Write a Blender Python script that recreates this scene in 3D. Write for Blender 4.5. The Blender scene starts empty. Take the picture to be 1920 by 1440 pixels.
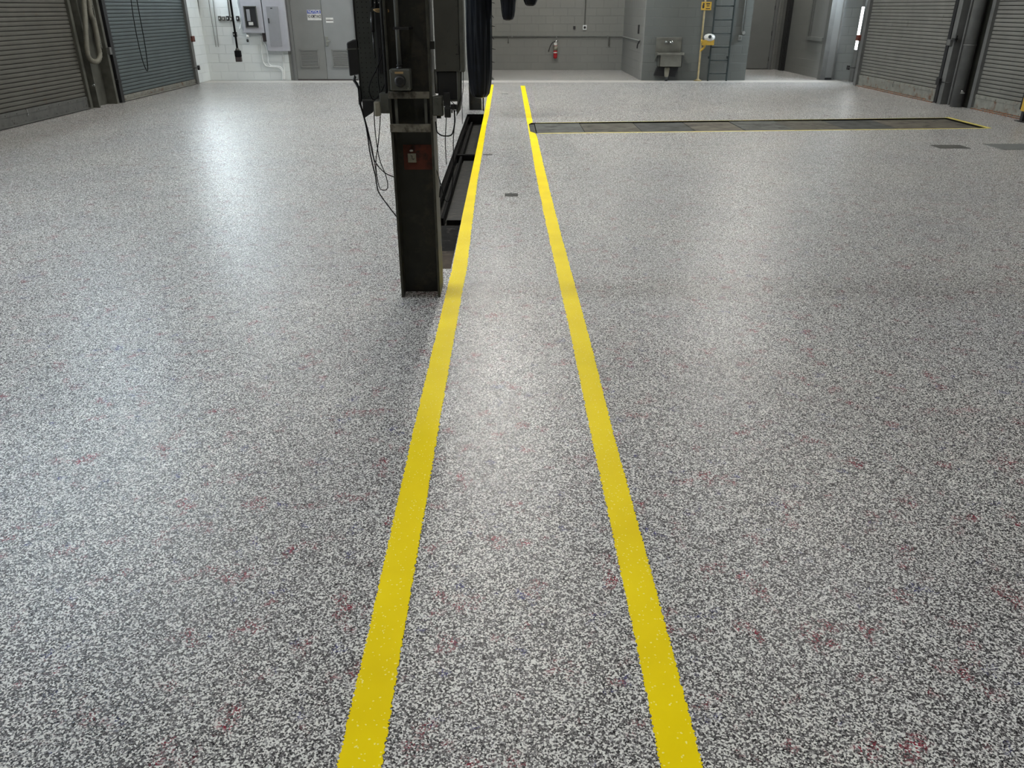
import bpy, bmesh, math, random
from mathutils import Vector, Matrix
random.seed(7)
PI = math.pi
COL = bpy.context.scene.collection

# ------------------------------------------------------------------ survey
# The room is measured from a camera standing at the origin, 1.6 m above the floor.
F, H, VX, VY = 1450.0, 1.6, 950.0, 15.0
PIT = math.atan((720 - VY) / F)
YAW = math.atan((960 - VX) * math.cos(PIT) / F)
fw = Vector((math.sin(YAW) * math.cos(PIT), math.cos(YAW) * math.cos(PIT), -math.sin(PIT)))
rt = Vector((math.cos(YAW), -math.sin(YAW), 0))
up = Vector((math.sin(YAW) * math.sin(PIT), math.cos(YAW) * math.sin(PIT), math.cos(PIT)))

def ray(x, y):
    return fw + rt * ((x - 960) / F) + up * ((720 - y) / F)
def G(x, y, z=0.0):
    d = ray(x, y); t = (z - H) / d.z
    return Vector((d.x * t, d.y * t, z))
def PY(x, y, Y):
    d = ray(x, y); t = Y / d.y
    return Vector((d.x * t, Y, H + d.z * t))
def PX(x, y, X):
    d = ray(x, y); t = X / d.x
    return Vector((X, d.y * t, H + d.z * t))
def rectY(x0, y0, x1, y1, Y):
    xm, ym = (x0 + x1) / 2, (y0 + y1) / 2
    return PY(x0, ym, Y).x, PY(x1, ym, Y).x, PY(xm, y1, Y).z, PY(xm, y0, Y).z

# ------------------------------------------------------------------ materials
MATS = {}
def mat(name, col, rough=0.6, metal=0.0, var=0.12, scale=12.0, bump=0.0, bscale=40.0, emis=None, estr=0.0,
        dirt=None, dscale=3.0, damt=0.0, coat=0.0, spec=0.5):
    m = bpy.data.materials.new(name); m.use_nodes = True
    nt = m.node_tree; N = nt.nodes; L = nt.links
    b = N['Principled BSDF']
    b.inputs['Roughness'].default_value = rough
    b.inputs['Metallic'].default_value = metal
    b.inputs['Specular IOR Level'].default_value = spec
    b.inputs['Coat Weight'].default_value = coat
    tc = N.new('ShaderNodeTexCoord')
    nz = N.new('ShaderNodeTexNoise'); nz.inputs['Scale'].default_value = scale; nz.inputs['Detail'].default_value = 5
    L.new(tc.outputs['Object'], nz.inputs['Vector'])
    rp = N.new('ShaderNodeValToRGB')
    lo = [max(0, c * (1 - var)) for c in col]; hi = [min(1, c * (1 + var)) for c in col]
    rp.color_ramp.elements[0].position = 0.3; rp.color_ramp.elements[1].position = 0.7
    rp.color_ramp.elements[0].color = (*lo, 1); rp.color_ramp.elements[1].color = (*hi, 1)
    L.new(nz.outputs['Fac'], rp.inputs['Fac'])
    out = rp.outputs['Color']
    if dirt:
        n2 = N.new('ShaderNodeTexNoise'); n2.inputs['Scale'].default_value = dscale; n2.inputs['Detail'].default_value = 8
        n2.inputs['Roughness'].default_value = 0.7
        L.new(tc.outputs['Object'], n2.inputs['Vector'])
        r2 = N.new('ShaderNodeValToRGB')
        r2.color_ramp.elements[0].position = 0.62 - 0.3 * damt; r2.color_ramp.elements[1].position = 0.72 - 0.2 * damt
        L.new(n2.outputs['Fac'], r2.inputs['Fac'])
        mx = N.new('ShaderNodeMix'); mx.data_type = 'RGBA'
        L.new(r2.outputs['Color'], mx.inputs['Factor']); L.new(out, mx.inputs[6])
        mx.inputs[7].default_value = (*dirt, 1)
        out = mx.outputs[2]
    L.new(out, b.inputs['Base Color'])
    if bump:
        n3 = N.new('ShaderNodeTexNoise'); n3.inputs['Scale'].default_value = bscale; n3.inputs['Detail'].default_value = 4
        L.new(tc.outputs['Object'], n3.inputs['Vector'])
        bp = N.new('ShaderNodeBump'); bp.inputs['Strength'].default_value = 1; bp.inputs['Distance'].default_value = bump
        L.new(n3.outputs['Fac'], bp.inputs['Height']); L.new(bp.outputs['Normal'], b.inputs['Normal'])
    if emis:
        b.inputs['Emission Color'].default_value = (*emis, 1); b.inputs['Emission Strength'].default_value = estr
    MATS[name] = m
    return m

def flake_floor():
    m = bpy.data.materials.new('flake_epoxy_floor'); m.use_nodes = True
    nt = m.node_tree; N = nt.nodes; L = nt.links; b = N['Principled BSDF']
    tc = N.new('ShaderNodeTexCoord'); P = tc.outputs['Object']
    def vor(s):
        v = N.new('ShaderNodeTexVoronoi'); v.inputs['Scale'].default_value = s
        L.new(P, v.inputs['Vector']); return v
    def noise(s, d=3, r=0.5):
        n = N.new('ShaderNodeTexNoise'); n.inputs['Scale'].default_value = s; n.inputs['Detail'].default_value = d
        n.inputs['Roughness'].default_value = r
        L.new(P, n.inputs['Vector']); return n
    def ramp(src, els, interp='LINEAR'):
        r = N.new('ShaderNodeValToRGB'); cr = r.color_ramp; cr.interpolation = interp
        while len(cr.elements) < len(els): cr.elements.new(0.5)
        for e, (p, c) in zip(cr.elements, els):
            e.position = p; e.color = (*c, 1) if len(c) == 3 else c
        L.new(src, r.inputs['Fac']); return r.outputs['Color']
    def mix(f, a, c, mode='MIX'):
        x = N.new('ShaderNodeMix'); x.data_type = 'RGBA'; x.blend_type = mode
        for s, i in ((f, 'Factor'), (a, 6), (c, 7)):
            if isinstance(s, (int, float)): x.inputs[i].default_value = s
            elif isinstance(s, tuple): x.inputs[i].default_value = (*s, 1)
            else: L.new(s, x.inputs[i])
        return x.outputs[2]
    def math_(op, a, c):
        x = N.new('ShaderNodeMath'); x.operation = op
        for i, s in enumerate((a, c)):
            if isinstance(s, (int, float)): x.inputs[i].default_value = s
            else: L.new(s, x.inputs[i])
        return x.outputs[0]
    v1 = vor(FLAKE); s1 = N.new('ShaderNodeSeparateColor'); L.new(v1.outputs['Color'], s1.inputs[0])
    v2 = vor(FLAKE * 1.7); s2 = N.new('ShaderNodeSeparateColor'); L.new(v2.outputs['Color'], s2.inputs[0])
    W, LG, MG, DG, BK = (.80, .80, .775), (.35, .343, .345), (.115, .107, .112), (.03, .027, .032), (.005, .004, .006)
    g1 = ramp(s1.outputs[0], [(0, BK), (.24, DG), (.37, MG), (.52, LG), (.67, W)], 'CONSTANT')
    g2 = ramp(s2.outputs[0], [(0, BK), (.24, MG), (.47, LG), (.66, W)], 'CONSTANT')
    base = mix(.18, g1, g2)
    # clusters of red and blue flakes
    pm = noise(7.5, 4, .65); rm = ramp(pm.outputs['Fac'], [(.56, (0, 0, 0)), (.68, (1, 1, 1))])
    pick = ramp(s1.outputs[1], [(0, (0, 0, 0)), (.66, (1, 1, 1))], 'CONSTANT')
    red = mix(math_('MULTIPLY', rm, pick), base, (.22, .012, .03))
    mp = N.new('ShaderNodeMapping'); mp.inputs['Location'].default_value = (31, 17, 0); L.new(P, mp.inputs['Vector'])
    pb = noise(9, 4, .65); L.new(mp.outputs[0], pb.inputs['Vector'])
    bm_ = ramp(pb.outputs['Fac'], [(.60, (0, 0, 0)), (.70, (1, 1, 1))])
    pick2 = ramp(s1.outputs[2], [(0, (0, 0, 0)), (.68, (1, 1, 1))], 'CONSTANT')
    blue = mix(math_('MULTIPLY', bm_, pick2), red, (.03, .035, .16))
    # broad uneven broadcast of the flakes
    bn = noise(.9, 4, .6)
    tone = ramp(bn.outputs['Fac'], [(.3, (.86, .86, .88)), (.7, (1.0, .99, .97))])
    fin = mix(1.0, blue, tone, 'MULTIPLY')
    L.new(fin, b.inputs['Base Color'])
    rn = noise(60, 2)
    rr = N.new('ShaderNodeMapRange'); L.new(rn.outputs['Fac'], rr.inputs[0])
    rr.inputs[3].default_value = .20; rr.inputs[4].default_value = .32
    L.new(rr.outputs[0], b.inputs['Roughness'])
    b.inputs['Specular IOR Level'].default_value = .34
    bp = N.new('ShaderNodeBump'); bp.inputs['Strength'].default_value = 1; bp.inputs['Distance'].default_value = .0016
    h = math_('ADD', s1.outputs[1], noise(150, 2).outputs['Fac'])
    sm = noise(110, 2)
    hh = math_('ADD', math_('MULTIPLY', h, .25), sm.outputs['Fac'])
    L.new(hh, bp.inputs['Height']); L.new(bp.outputs['Normal'], b.inputs['Normal'])
    return m

def block_wall(name, col, paint=None, rough=.45, sc=1.0):
    m = bpy.data.materials.new(name); m.use_nodes = True
    nt = m.node_tree; N = nt.nodes; L = nt.links; b = N['Principled BSDF']
    tc = N.new('ShaderNodeTexCoord')
    # choose the wall axis from the normal so blocks run level on every wall
    sp = N.new('ShaderNodeSeparateXYZ'); L.new(tc.outputs['Object'], sp.inputs[0])
    ad = N.new('ShaderNodeMath'); ad.operation = 'ADD'; L.new(sp.outputs[0], ad.inputs[0]); L.new(sp.outputs[1], ad.inputs[1])
    cb = N.new('ShaderNodeCombineXYZ'); L.new(ad.outputs[0], cb.inputs[0]); L.new(sp.outputs[2], cb.inputs[1])
    br = N.new('ShaderNodeTexBrick'); L.new(cb.outputs[0], br.inputs['Vector'])
    br.inputs['Scale'].default_value = 1; br.inputs['Brick Width'].default_value = .4; br.inputs['Row Height'].default_value = .2
    br.inputs['Mortar Size'].default_value = .006; br.inputs['Mortar Smooth'].default_value = .6
    br.inputs['Color1'].default_value = (*col, 1); br.inputs['Color2'].default_value = (*[c * .96 for c in col], 1)
    br.inputs['Mortar'].default_value = (*[c * .92 for c in col], 1)
    nz = N.new('ShaderNodeTexNoise'); nz.inputs['Scale'].default_value = 1.5; nz.inputs['Detail'].default_value = 8
    L.new(tc.outputs['Object'], nz.inputs['Vector'])
    rp = N.new('ShaderNodeValToRGB'); rp.color_ramp.elements[0].color = (.85, .85, .86, 1); rp.color_ramp.elements[1].color = (1.06, 1.05, 1.02, 1)
    L.new(nz.outputs['Fac'], rp.inputs['Fac'])
    mx = N.new('ShaderNodeMix'); mx.data_type = 'RGBA'; mx.blend_type = 'MULTIPLY'; mx.inputs[0].default_value = 1
    L.new(br.outputs['Color'], mx.inputs[6]); L.new(rp.outputs['Color'], mx.inputs[7]); L.new(mx.outputs[2], b.inputs['Base Color'])
    b.inputs['Roughness'].default_value = rough
    bp = N.new('ShaderNodeBump'); bp.inputs['Distance'].default_value = .004; bp.invert = True
    L.new(br.outputs['Fac'], bp.inputs['Height']); L.new(bp.outputs['Normal'], b.inputs['Normal'])
    MATS[name] = m
    return m

def yellow_paint():
    m = bpy.data.materials.new('yellow_line_paint'); m.use_nodes = True
    nt = m.node_tree; N = nt.nodes; L = nt.links; b = N['Principled BSDF']
    tc = N.new('ShaderNodeTexCoord')
    nz = N.new('ShaderNodeTexNoise'); nz.inputs['Scale'].default_value = 3; nz.inputs['Detail'].default_value = 6
    L.new(tc.outputs['Object'], nz.inputs['Vector'])
    rp = N.new('ShaderNodeValToRGB'); rp.color_ramp.elements[0].color = (.80, .60, .0005, 1); rp.color_ramp.elements[1].color = (.90, .70, .001, 1)
    rp.color_ramp.elements[0].position = .3; rp.color_ramp.elements[1].position = .7
    L.new(nz.outputs['Fac'], rp.inputs['Fac'])
    v = N.new('ShaderNodeTexVoronoi'); v.inputs['Scale'].default_value = 260; L.new(tc.outputs['Object'], v.inputs['Vector'])
    sc = N.new('ShaderNodeSeparateColor'); L.new(v.outputs['Color'], sc.inputs[0])
    r2 = N.new('ShaderNodeValToRGB'); r2.color_ramp.interpolation = 'CONSTANT'
    r2.color_ramp.elements[0].color = (0, 0, 0, 1); r2.color_ramp.elements[1].position = .975; r2.color_ramp.elements[1].color = (1, 1, 1, 1)
    L.new(sc.outputs[0], r2.inputs['Fac'])
    mx = N.new('ShaderNodeMix'); mx.data_type = 'RGBA'; L.new(r2.outputs['Color'], mx.inputs[0])
    L.new(rp.outputs['Color'], mx.inputs[6]); mx.inputs[7].default_value = (.95, .82, .25, 1)
    r3 = N.new('ShaderNodeValToRGB'); r3.color_ramp.interpolation = 'CONSTANT'
    r3.color_ramp.elements[0].color = (0, 0, 0, 1); r3.color_ramp.elements[1].position = .9985; r3.color_ramp.elements[1].color = (1, 1, 1, 1)
    L.new(sc.outputs[1], r3.inputs['Fac'])
    my = N.new('ShaderNodeMix'); my.data_type = 'RGBA'; L.new(r3.outputs['Color'], my.inputs[0])
    L.new(mx.outputs[2], my.inputs[6]); my.inputs[7].default_value = (.12, .08, .02, 1)
    L.new(my.outputs[2], b.inputs['Base Color']); b.inputs['Roughness'].default_value = .4
    b.inputs['Specular IOR Level'].default_value = .08
    MATS['yellow'] = m
    return m

FLAKE = 235.0
FLOOR = flake_floor(); YEL = yellow_paint()
WALL = block_wall('painted_block_wall', (.195, .198, .188))
WALL_L = block_wall('light_washed_block_wall', (.66, .70, .71))  # strong light in the back corner is lightened into this wall colour
WALL_M = block_wall('mid_grey_block_wall', (.27, .29, .29))
WALL_S = block_wall('green_grey_block_wall', (.105, .113, .108))
CEIL = mat('ceiling_deck', (.12, .12, .12), .8)
DOORP = mat('grey_door_paint', (.14, .143, .14), .45, var=.05, scale=3)
DOORL = mat('pale_grey_door_paint', (.175, .178, .172), .45, var=.05, scale=3)
DOORM = mat('light_grey_door_paint', (.21, .216, .218), .45, var=.05, scale=3)
SH_A = mat('brown_grey_shutter', (.085, .082, .071), .5, .2, var=.12, scale=4, dirt=(.10, .05, .02), dscale=2.2, damt=0.0)
SH_B = mat('blue_grey_shutter', (.085, .105, .108), .5, .3, var=.1, scale=3)
SH_C = mat('warm_grey_shutter', (.165, .162, .147), .5, .3, var=.12, scale=3, dirt=(.09, .085, .07), dscale=5, damt=.05)
GROOVE = mat('joint_shade', (.012, .012, .012), .9)  # shade of the slat joints put into the colour of the groove faces
BAR = mat('galvanised_bottom_bar', (.12, .122, .115), .5, .5, var=.2, scale=9, dirt=(.05, .045, .04), dscale=9, damt=.2)
BARR = mat('pale_bottom_bar', (.17, .17, .15), .6, .1, var=.2, scale=9, dirt=(.10, .05, .025), dscale=7, damt=.25)
RUSTBAR = mat('rust_edge', (.20, .07, .025), .9, var=.5, scale=30, dirt=(.05, .035, .03), dscale=20, damt=.6)
GUIDE = mat('shutter_guide_steel', (.09, .09, .076), .5, .4, var=.2, scale=8)
GUIDE_R = mat('pale_guide_steel', (.12, .122, .118), .5, .3, var=.15, scale=6)
DARKST = mat('shaded_dark_steel', (.012, .012, .009), .5, .1, var=.45, scale=8, dirt=(.035, .028, .018), dscale=6, damt=.3, bump=.0006, bscale=50)  # backlit shade of the post darkened into its base colour
FLANGE = mat('worn_lit_olive_steel', (.04, .04, .031), .5, .15, var=.3, scale=14, dirt=(.02, .018, .012), dscale=9, damt=.3)  # worn steel, coloured lighter than the web for the lit flange edges
BLACK = mat('black_rubber', (.008, .008, .009), .45, var=.3)
CABLE = mat('black_cable', (.007, .007, .008), .85, spec=.15)
PEG = mat('dark_pegboard', (.036, .041, .038), .6, var=.15)
HOLE = mat('peg_hole', (.003, .003, .003), .9)
BOXG = mat('grey_enclosure', (.085, .088, .077), .5, .1, var=.2, scale=15, dirt=(.03, .03, .025), dscale=14, damt=.15)
CAB = mat('cabinet_grey', (.048, .048, .041), .5, .1, var=.2, scale=9, dirt=(.03, .03, .025), dscale=18, damt=.1)
WOOD = mat('weathered_wood_bar', (.15, .14, .115), .7, var=.3, scale=20, dirt=(.035, .03, .022), dscale=16, damt=.5)
REDP = mat('faded_red_primer', (.10, .018, .007), .7, var=.5, scale=10, dirt=(.02, .012, .008), dscale=8, damt=.4)
CREAM = mat('cream_plastic', (.22, .21, .165), .5, var=.15)
TAPE = mat('tan_label', (.42, .29, .14), .6)
PIPEG = mat('grey_conduit', (.13, .133, .126), .4, .3, var=.1)
PIPEW = mat('painted_white_conduit', (.72, .74, .74), .5)
PIPES = mat('wall_grey_conduit', (.15, .155, .148), .45)
PLASTIC = mat('blue_black_plastic_wrap', (.0022, .0028, .0045), .35, var=.6, scale=6, spec=.14)
YELP = mat('yellow_fitting', (.40, .25, .03), .5, var=.2)
TANPIPE = mat('tan_yellow_pipe', (.24, .19, .09), .5, var=.2)
YELO = mat('thin_worn_yellow_paint', (.56, .47, .10), .5, var=.2, scale=10)
WHITE = mat('white_enamel', (.55, .55, .53), .35)
STEEL = mat('stainless_steel', (.30, .30, .27), .3, .85, var=.15, scale=5)
CHROME = mat('chrome', (.7, .7, .7), .12, 1)
LADDER = mat('teal_grey_ladder', (.022, .032, .033), .5, .1)
RED = mat('extinguisher_red', (.33, .01, .015), .35)
PANEL = mat('panel_grey', (.36, .365, .40), .45, var=.04)
PANELD = mat('panel_door_grey', (.25, .257, .275), .45, var=.04)
BROWN = mat('dark_brown_strip', (.045, .035, .035), .6)
BLUE = mat('sign_blue', (.02, .05, .30), .5)
INK = mat('sign_ink', (.01, .01, .012), .6)
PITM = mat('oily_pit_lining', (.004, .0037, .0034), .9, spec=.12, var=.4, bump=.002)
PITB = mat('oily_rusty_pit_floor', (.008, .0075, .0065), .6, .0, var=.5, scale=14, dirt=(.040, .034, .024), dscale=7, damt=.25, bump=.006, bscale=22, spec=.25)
PITP = mat('worn_steel_cover', (.060, .048, .038), .9, .0, spec=.08, var=.3, scale=10, dirt=(.03, .026, .022), dscale=9, damt=.4, bump=.001)
PITD = mat('black_steel_cover', (.009, .0085, .008), .9, .0, spec=.06, var=.4, scale=10, dirt=(.05, .045, .04), dscale=12, damt=.2, bump=.001)
TRP = [mat('checker_plate_%s' % n, c, .8, .0, var=.3, spec=.15, scale=5, dirt=(.035, .034, .03), dscale=3.5, damt=.35, bump=.0008, bscale=60)
       for n, c in (('slate', (.085, .087, .082)), ('umber', (.10, .09, .075)), ('charcoal', (.06, .062, .06)), ('drab', (.085, .08, .068)))]
COVER = mat('cast_grey_cover', (.075, .075, .07), .9, .0, var=.2, scale=20, spec=.1)
COVERL = mat('pale_grey_cover', (.13, .135, .13), .9, .0, var=.12, scale=20, spec=.1)
HOSE = mat('ribbed_grey_hose', (.12, .115, .09), .5, var=.15)
STRIP = mat('pale_floor_strip', (.42, .41, .39), .38, var=.06, scale=30)
LAMPW = mat('lit_lamp_diffuser', (.9, .9, .9), .5, emis=(1.0, .97, .90), estr=85)
LAMPC = mat('lit_high_window', (.9, .9, .9), .5, emis=(.68, .86, 1.0), estr=75)
LAMPD = mat('lit_near_window', (.9, .9, .9), .5, emis=(.85, .94, 1.0), estr=170)
LAMPA = mat('lit_alcove_lamp_diffuser', (.9, .9, .9), .5, emis=(1.0, .97, .90), estr=130)
LAMPS = mat('lit_strong_lamp_diffuser', (.9, .9, .9), .5, emis=(1.0, .97, .90), estr=290)
SIDELIT = mat('lit_side_window_left', (.9, .9, .9), .5, emis=(.80, .92, 1.0), estr=55)
SIDERIT = mat('added_side_light_right', (.9, .9, .9), .5, emis=(.80, .92, 1.0), estr=70)
SLIT = mat('lit_door_sidelight', (.9, .9, .9), .5, emis=(.93, .97, 1.0), estr=8)

def wloc(o):
    v = Vector((0, 0, 0))
    while o is not None: v = v + Vector(o.location); o = o.parent
    return v

# ------------------------------------------------------------------ mesh builder
class MB:
    def __init__(s): s.bm = bmesh.new(); s.mats = []
    def mi(s, m):
        if m is None: return 0
        if m not in s.mats: s.mats.append(m)
        return s.mats.index(m)
    def _f(s, faces, m, smooth=False):
        i = s.mi(m)
        for f in faces: f.material_index = i; f.smooth = smooth
    def box(s, x0, x1, y0, y1, z0, z1, m=None, bev=0.0, rot=None, piv=None):
        x0, x1 = sorted((x0, x1)); y0, y1 = sorted((y0, y1)); z0, z1 = sorted((z0, z1))
        v = [s.bm.verts.new((x, y, z)) for x in (x0, x1) for y in (y0, y1) for z in (z0, z1)]
        F_ = [s.bm.faces.new([v[i] for i in q]) for q in ((0, 1, 3, 2), (4, 6, 7, 5), (0, 4, 5, 1), (2, 3, 7, 6), (0, 2, 6, 4), (1, 5, 7, 3))]
        if rot:
            c = Vector(piv) if piv else Vector(((x0 + x1) / 2, (y0 + y1) / 2, (z0 + z1) / 2))
            bmesh.ops.rotate(s.bm, verts=v, cent=c, matrix=rot)
        s._f(F_, m)
        if bev > 0:
            e = list({e for f in F_ for e in f.edges})
            r = bmesh.ops.bevel(s.bm, geom=e, offset=bev, segments=2, affect='EDGES', profile=.6)
            s._f(r['faces'], m)
        return s
    def prism(s, pts, vec, m=None, smooth=False):
        a = [s.bm.verts.new(p) for p in pts]; vec = Vector(vec)
        b = [s.bm.verts.new(Vector(p) + vec) for p in pts]; n = len(a)
        F_ = [s.bm.faces.new(a[::-1]), s.bm.faces.new(b)]
        F_ += [s.bm.faces.new((a[i], a[(i + 1) % n], b[(i + 1) % n], b[i])) for i in range(n)]
        s._f(F_, m, smooth); return s
    def tube(s, pts, r, m=None, seg=10, smooth_path=0, ribs=None, cap=True):
        P = [Vector(p) for p in pts]
        R = list(r) if isinstance(r, (list, tuple)) else [r] * len(P)
        if smooth_path:
            Q, S = [], []
            for i in range(len(P) - 1):
                p0, p1, p2, p3 = P[max(i - 1, 0)], P[i], P[i + 1], P[min(i + 2, len(P) - 1)]
                for k in range(smooth_path):
                    t = k / smooth_path
                    Q.append(.5 * ((2 * p1) + (-p0 + p2) * t + (2 * p0 - 5 * p1 + 4 * p2 - p3) * t * t + (-p0 + 3 * p1 - 3 * p2 + p3) * t ** 3))
                    S.append(R[i] * (1 - t) + R[i + 1] * t)
            Q.append(P[-1]); S.append(R[-1]); P, R = Q, S
        if ribs:
            Q, S = [], []; acc = 0
            for i in range(len(P) - 1):
                L_ = (P[i + 1] - P[i]).length; n = max(1, int(L_ / (ribs / 2)))
                for k in range(n):
                    Q.append(P[i].lerp(P[i + 1], k / n)); S.append(R[i] * (1.0 if acc % 2 else .84)); acc += 1
            Q.append(P[-1]); S.append(R[-1]); P, R = Q, S
        rings = []; nrm = None
        for i, p in enumerate(P):
            t = (P[min(i + 1, len(P) - 1)] - P[max(i - 1, 0)])
            if t.length < 1e-9: t = Vector((0, 0, 1))
            t.normalize()
            if nrm is None:
                nrm = t.orthogonal().normalized()
            else:
                nrm = (nrm - t * nrm.dot(t))
                if nrm.length < 1e-6: nrm = t.orthogonal()
                nrm.normalize()
            bn = t.cross(nrm)
            rings.append([s.bm.verts.new(p + (nrm * math.cos(2 * PI * k / seg) + bn * math.sin(2 * PI * k / seg)) * R[i]) for k in range(seg)])
        F_ = []
        for a, b in zip(rings, rings[1:]):
            for k in range(seg):
                F_.append(s.bm.faces.new((a[k], a[(k + 1) % seg], b[(k + 1) % seg], b[k])))
        s._f(F_, m, True)
        if cap:
            s._f([s.bm.faces.new(rings[0][::-1]), s.bm.faces.new(rings[-1])], m)
        return s
    def lathe(s, c, prof, m=None, seg=24, axis='Z', sx=1.0, sy=1.0, wob=None):
        c = Vector(c); rings = []
        for (r, z) in prof:
            ring = []
            for k in range(seg):
                a = 2 * PI * k / seg
                rr = r * (wob(a, z) if wob else 1)
                u, v = rr * math.cos(a) * sx, rr * math.sin(a) * sy
                q = {'Z': (u, v, z), 'Y': (u, z, v), 'X': (z, u, v)}[axis]
                ring.append(s.bm.verts.new(c + Vector(q)))
            rings.append(ring)
        F_ = []
        for a, b in zip(rings, rings[1:]):
            for k in range(seg):
                F_.append(s.bm.faces.new((a[k], a[(k + 1) % seg], b[(k + 1) % seg], b[k])))
        s._f(F_, m, True)
        s._f([s.bm.faces.new(rings[0][::-1]), s.bm.faces.new(rings[-1])], m)
        return s
    def build(s, name, m=None, parent=None):
        bmesh.ops.recalc_face_normals(s.bm, faces=s.bm.faces)
        me = bpy.data.meshes.new(name); s.bm.to_mesh(me); s.bm.free()
        for x in (s.mats if s.mats else [m]): me.materials.append(x)
        if s.mats and m and s.mats[0] is None: me.materials[0] = m
        o = bpy.data.objects.new(name, me); COL.objects.link(o)
        if parent:
            o.parent = parent; o.location = -wloc(parent)
        return o

def tag(o, label, cat, group=None, kind=None, parent=None):
    if parent:
        o.parent = parent; o.location = -wloc(parent); return o
    if label: o['label'] = label
    if cat: o['category'] = cat
    if group: o['group'] = group
    if kind: o['kind'] = kind
    return o
def thing(name, label, cat, loc=(0, 0, 0), group=None, kind=None):
    o = bpy.data.objects.new(name, None); COL.objects.link(o); o.location = loc
    o.empty_display_size = .1
    return tag(o, label, cat, group, kind)
def struct(o): o['kind'] = 'structure'; return o
def B(x0, x1, y0, y1, z0, z1, m=None, bev=0.0): return MB().box(x0, x1, y0, y1, z0, z1, m, bev)

ZC = 6.8      # ceiling
XL, XR = -7.52, 8.6

# ------------------------------------------------------------------ floor
TR = (-.665, -.385, 5.09, 13.64)
QD = [(.335, 11.43), (7.11, 11.93), (7.12, 13.10), (.335, 12.52)]
bm = bmesh.new()
def loop(pts):
    vs = [bm.verts.new((x, y, 0)) for x, y in pts]
    return [bm.edges.new((vs[i], vs[(i + 1) % len(vs)])) for i in range(len(vs))]
ed = loop([(-9, -6), (10, -6), (10, 25.5), (-9, 25.5)])
ed += loop([(TR[0], TR[2]), (TR[1], TR[2]), (TR[1], TR[3]), (TR[0], TR[3])])
ed += loop(QD)
bmesh.ops.triangle_fill(bm, edges=ed, use_beauty=True)
bmesh.ops.recalc_face_normals(bm, faces=bm.faces)
for f in bm.faces:
    if f.normal.z < 0: f.normal_flip()
me = bpy.data.meshes.new('floor'); bm.to_mesh(me); bm.free(); me.materials.append(FLOOR)
floor = bpy.data.objects.new('floor', me); COL.objects.link(floor); struct(floor)
struct(MB().box(-9, 10, -6, 25.5, -.5, -.26).build('floor_slab', PITM))
# pale strip laid on the floor at the back, across the mouth of the alcove and corridor
o = MB()
o.box(-7.3, 8.1, 19.75, 20.33, .0, .0012)
struct(o.build('trim_1', STRIP))

# ------------------------------------------------------------------ yellow lines
def edge_interp(tab, y):
    for (a, b) in zip(tab, tab[1:]):
        if a[0] <= y <= b[0]:
            t = (y - a[0]) / (b[0] - a[0]); return [a[1] + (b[1] - a[1]) * t, a[2] + (b[2] - a[2]) * t]
    return list(tab[0][1:]) if y < tab[0][0] else list(tab[-1][1:])
def line(tab, name, label, skip=None):
    bm = bmesh.new(); y = tab[0][0]; prev = None
    h = .0016
    while y <= tab[-1][0]:
        a, b = edge_interp(tab, y)
        j = .0035
        ja, jb = random.uniform(-j, j), random.uniform(-j, j)
        if skip and skip[0] < y < skip[1]: ja = 0; a = max(a, skip[2])
        v = [bm.verts.new(p) for p in ((a + ja, y, 0), (a + ja, y, h), (b + jb, y, h), (b + jb, y, 0))]
        if prev:
            for i in range(3): bm.faces.new((prev[i], prev[i + 1], v[i + 1], v[i]))
        prev = v
        y += .004 if y < 2.5 else (.008 if y < 5 else .03)
    bmesh.ops.recalc_face_normals(bm, faces=bm.faces)
    me = bpy.data.meshes.new(name); bm.to_mesh(me); bm.free(); me.materials.append(YEL)
    o = bpy.data.objects.new(name, me); COL.objects.link(o)
    return tag(o, label, 'floor line', 'painted lane lines')
line([(-1, -.403, -.298), (1.24, -.402, -.298), (1.645, -.398, -.298), (2.88, -.397, -.293), (3.81, -.389, -.289), (4.69, -.381, -.283), (5.06, -.377, -.276),
      (6.67, -.385, -.293), (8.05, -.385, -.305), (9.73, -.385, -.305), (12.57, -.385, -.312), (13.64, -.385, -.300), (19.2, -.397, -.308)],
     'yellow_line', 'left yellow floor line, running past the steel post and the open pit', (5.09, 13.64, -.3848))
line([(-1, .357, .456), (1.23, .357, .455), (1.64, .358, .453), (2.87, .347, .441), (3.81, .345, .441), (6.67, .316, .418), (8.62, .308, .413), (11.2, .312, .413), (11.43, .312, .40),
      (11.6, .312, .333), (12.4, .312, .333), (12.6, .312, .40), (13.63, .313, .404), (18.9, .315, .412)],
     'yellow_line', 'right yellow floor line, touching the end of the row of steel cover plates')

# ------------------------------------------------------------------ pit between post and line
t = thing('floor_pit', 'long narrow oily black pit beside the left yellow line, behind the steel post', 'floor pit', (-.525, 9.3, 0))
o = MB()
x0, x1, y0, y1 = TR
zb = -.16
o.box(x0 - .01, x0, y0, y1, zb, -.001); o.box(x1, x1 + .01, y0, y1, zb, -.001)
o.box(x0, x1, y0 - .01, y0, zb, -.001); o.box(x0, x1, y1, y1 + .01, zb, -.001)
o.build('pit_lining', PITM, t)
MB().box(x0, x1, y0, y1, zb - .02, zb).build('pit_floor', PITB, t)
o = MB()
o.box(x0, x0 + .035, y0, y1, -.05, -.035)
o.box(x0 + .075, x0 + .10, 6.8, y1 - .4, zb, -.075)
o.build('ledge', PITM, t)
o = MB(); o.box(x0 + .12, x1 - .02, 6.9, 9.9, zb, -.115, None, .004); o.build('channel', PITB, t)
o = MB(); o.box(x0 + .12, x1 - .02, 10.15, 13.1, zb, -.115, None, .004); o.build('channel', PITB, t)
o = MB(); o.box(x0 + .03, x1, 10.0, 10.07, zb, -.06, None, .004); o.build('cross_brace', PITM, t)
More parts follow.
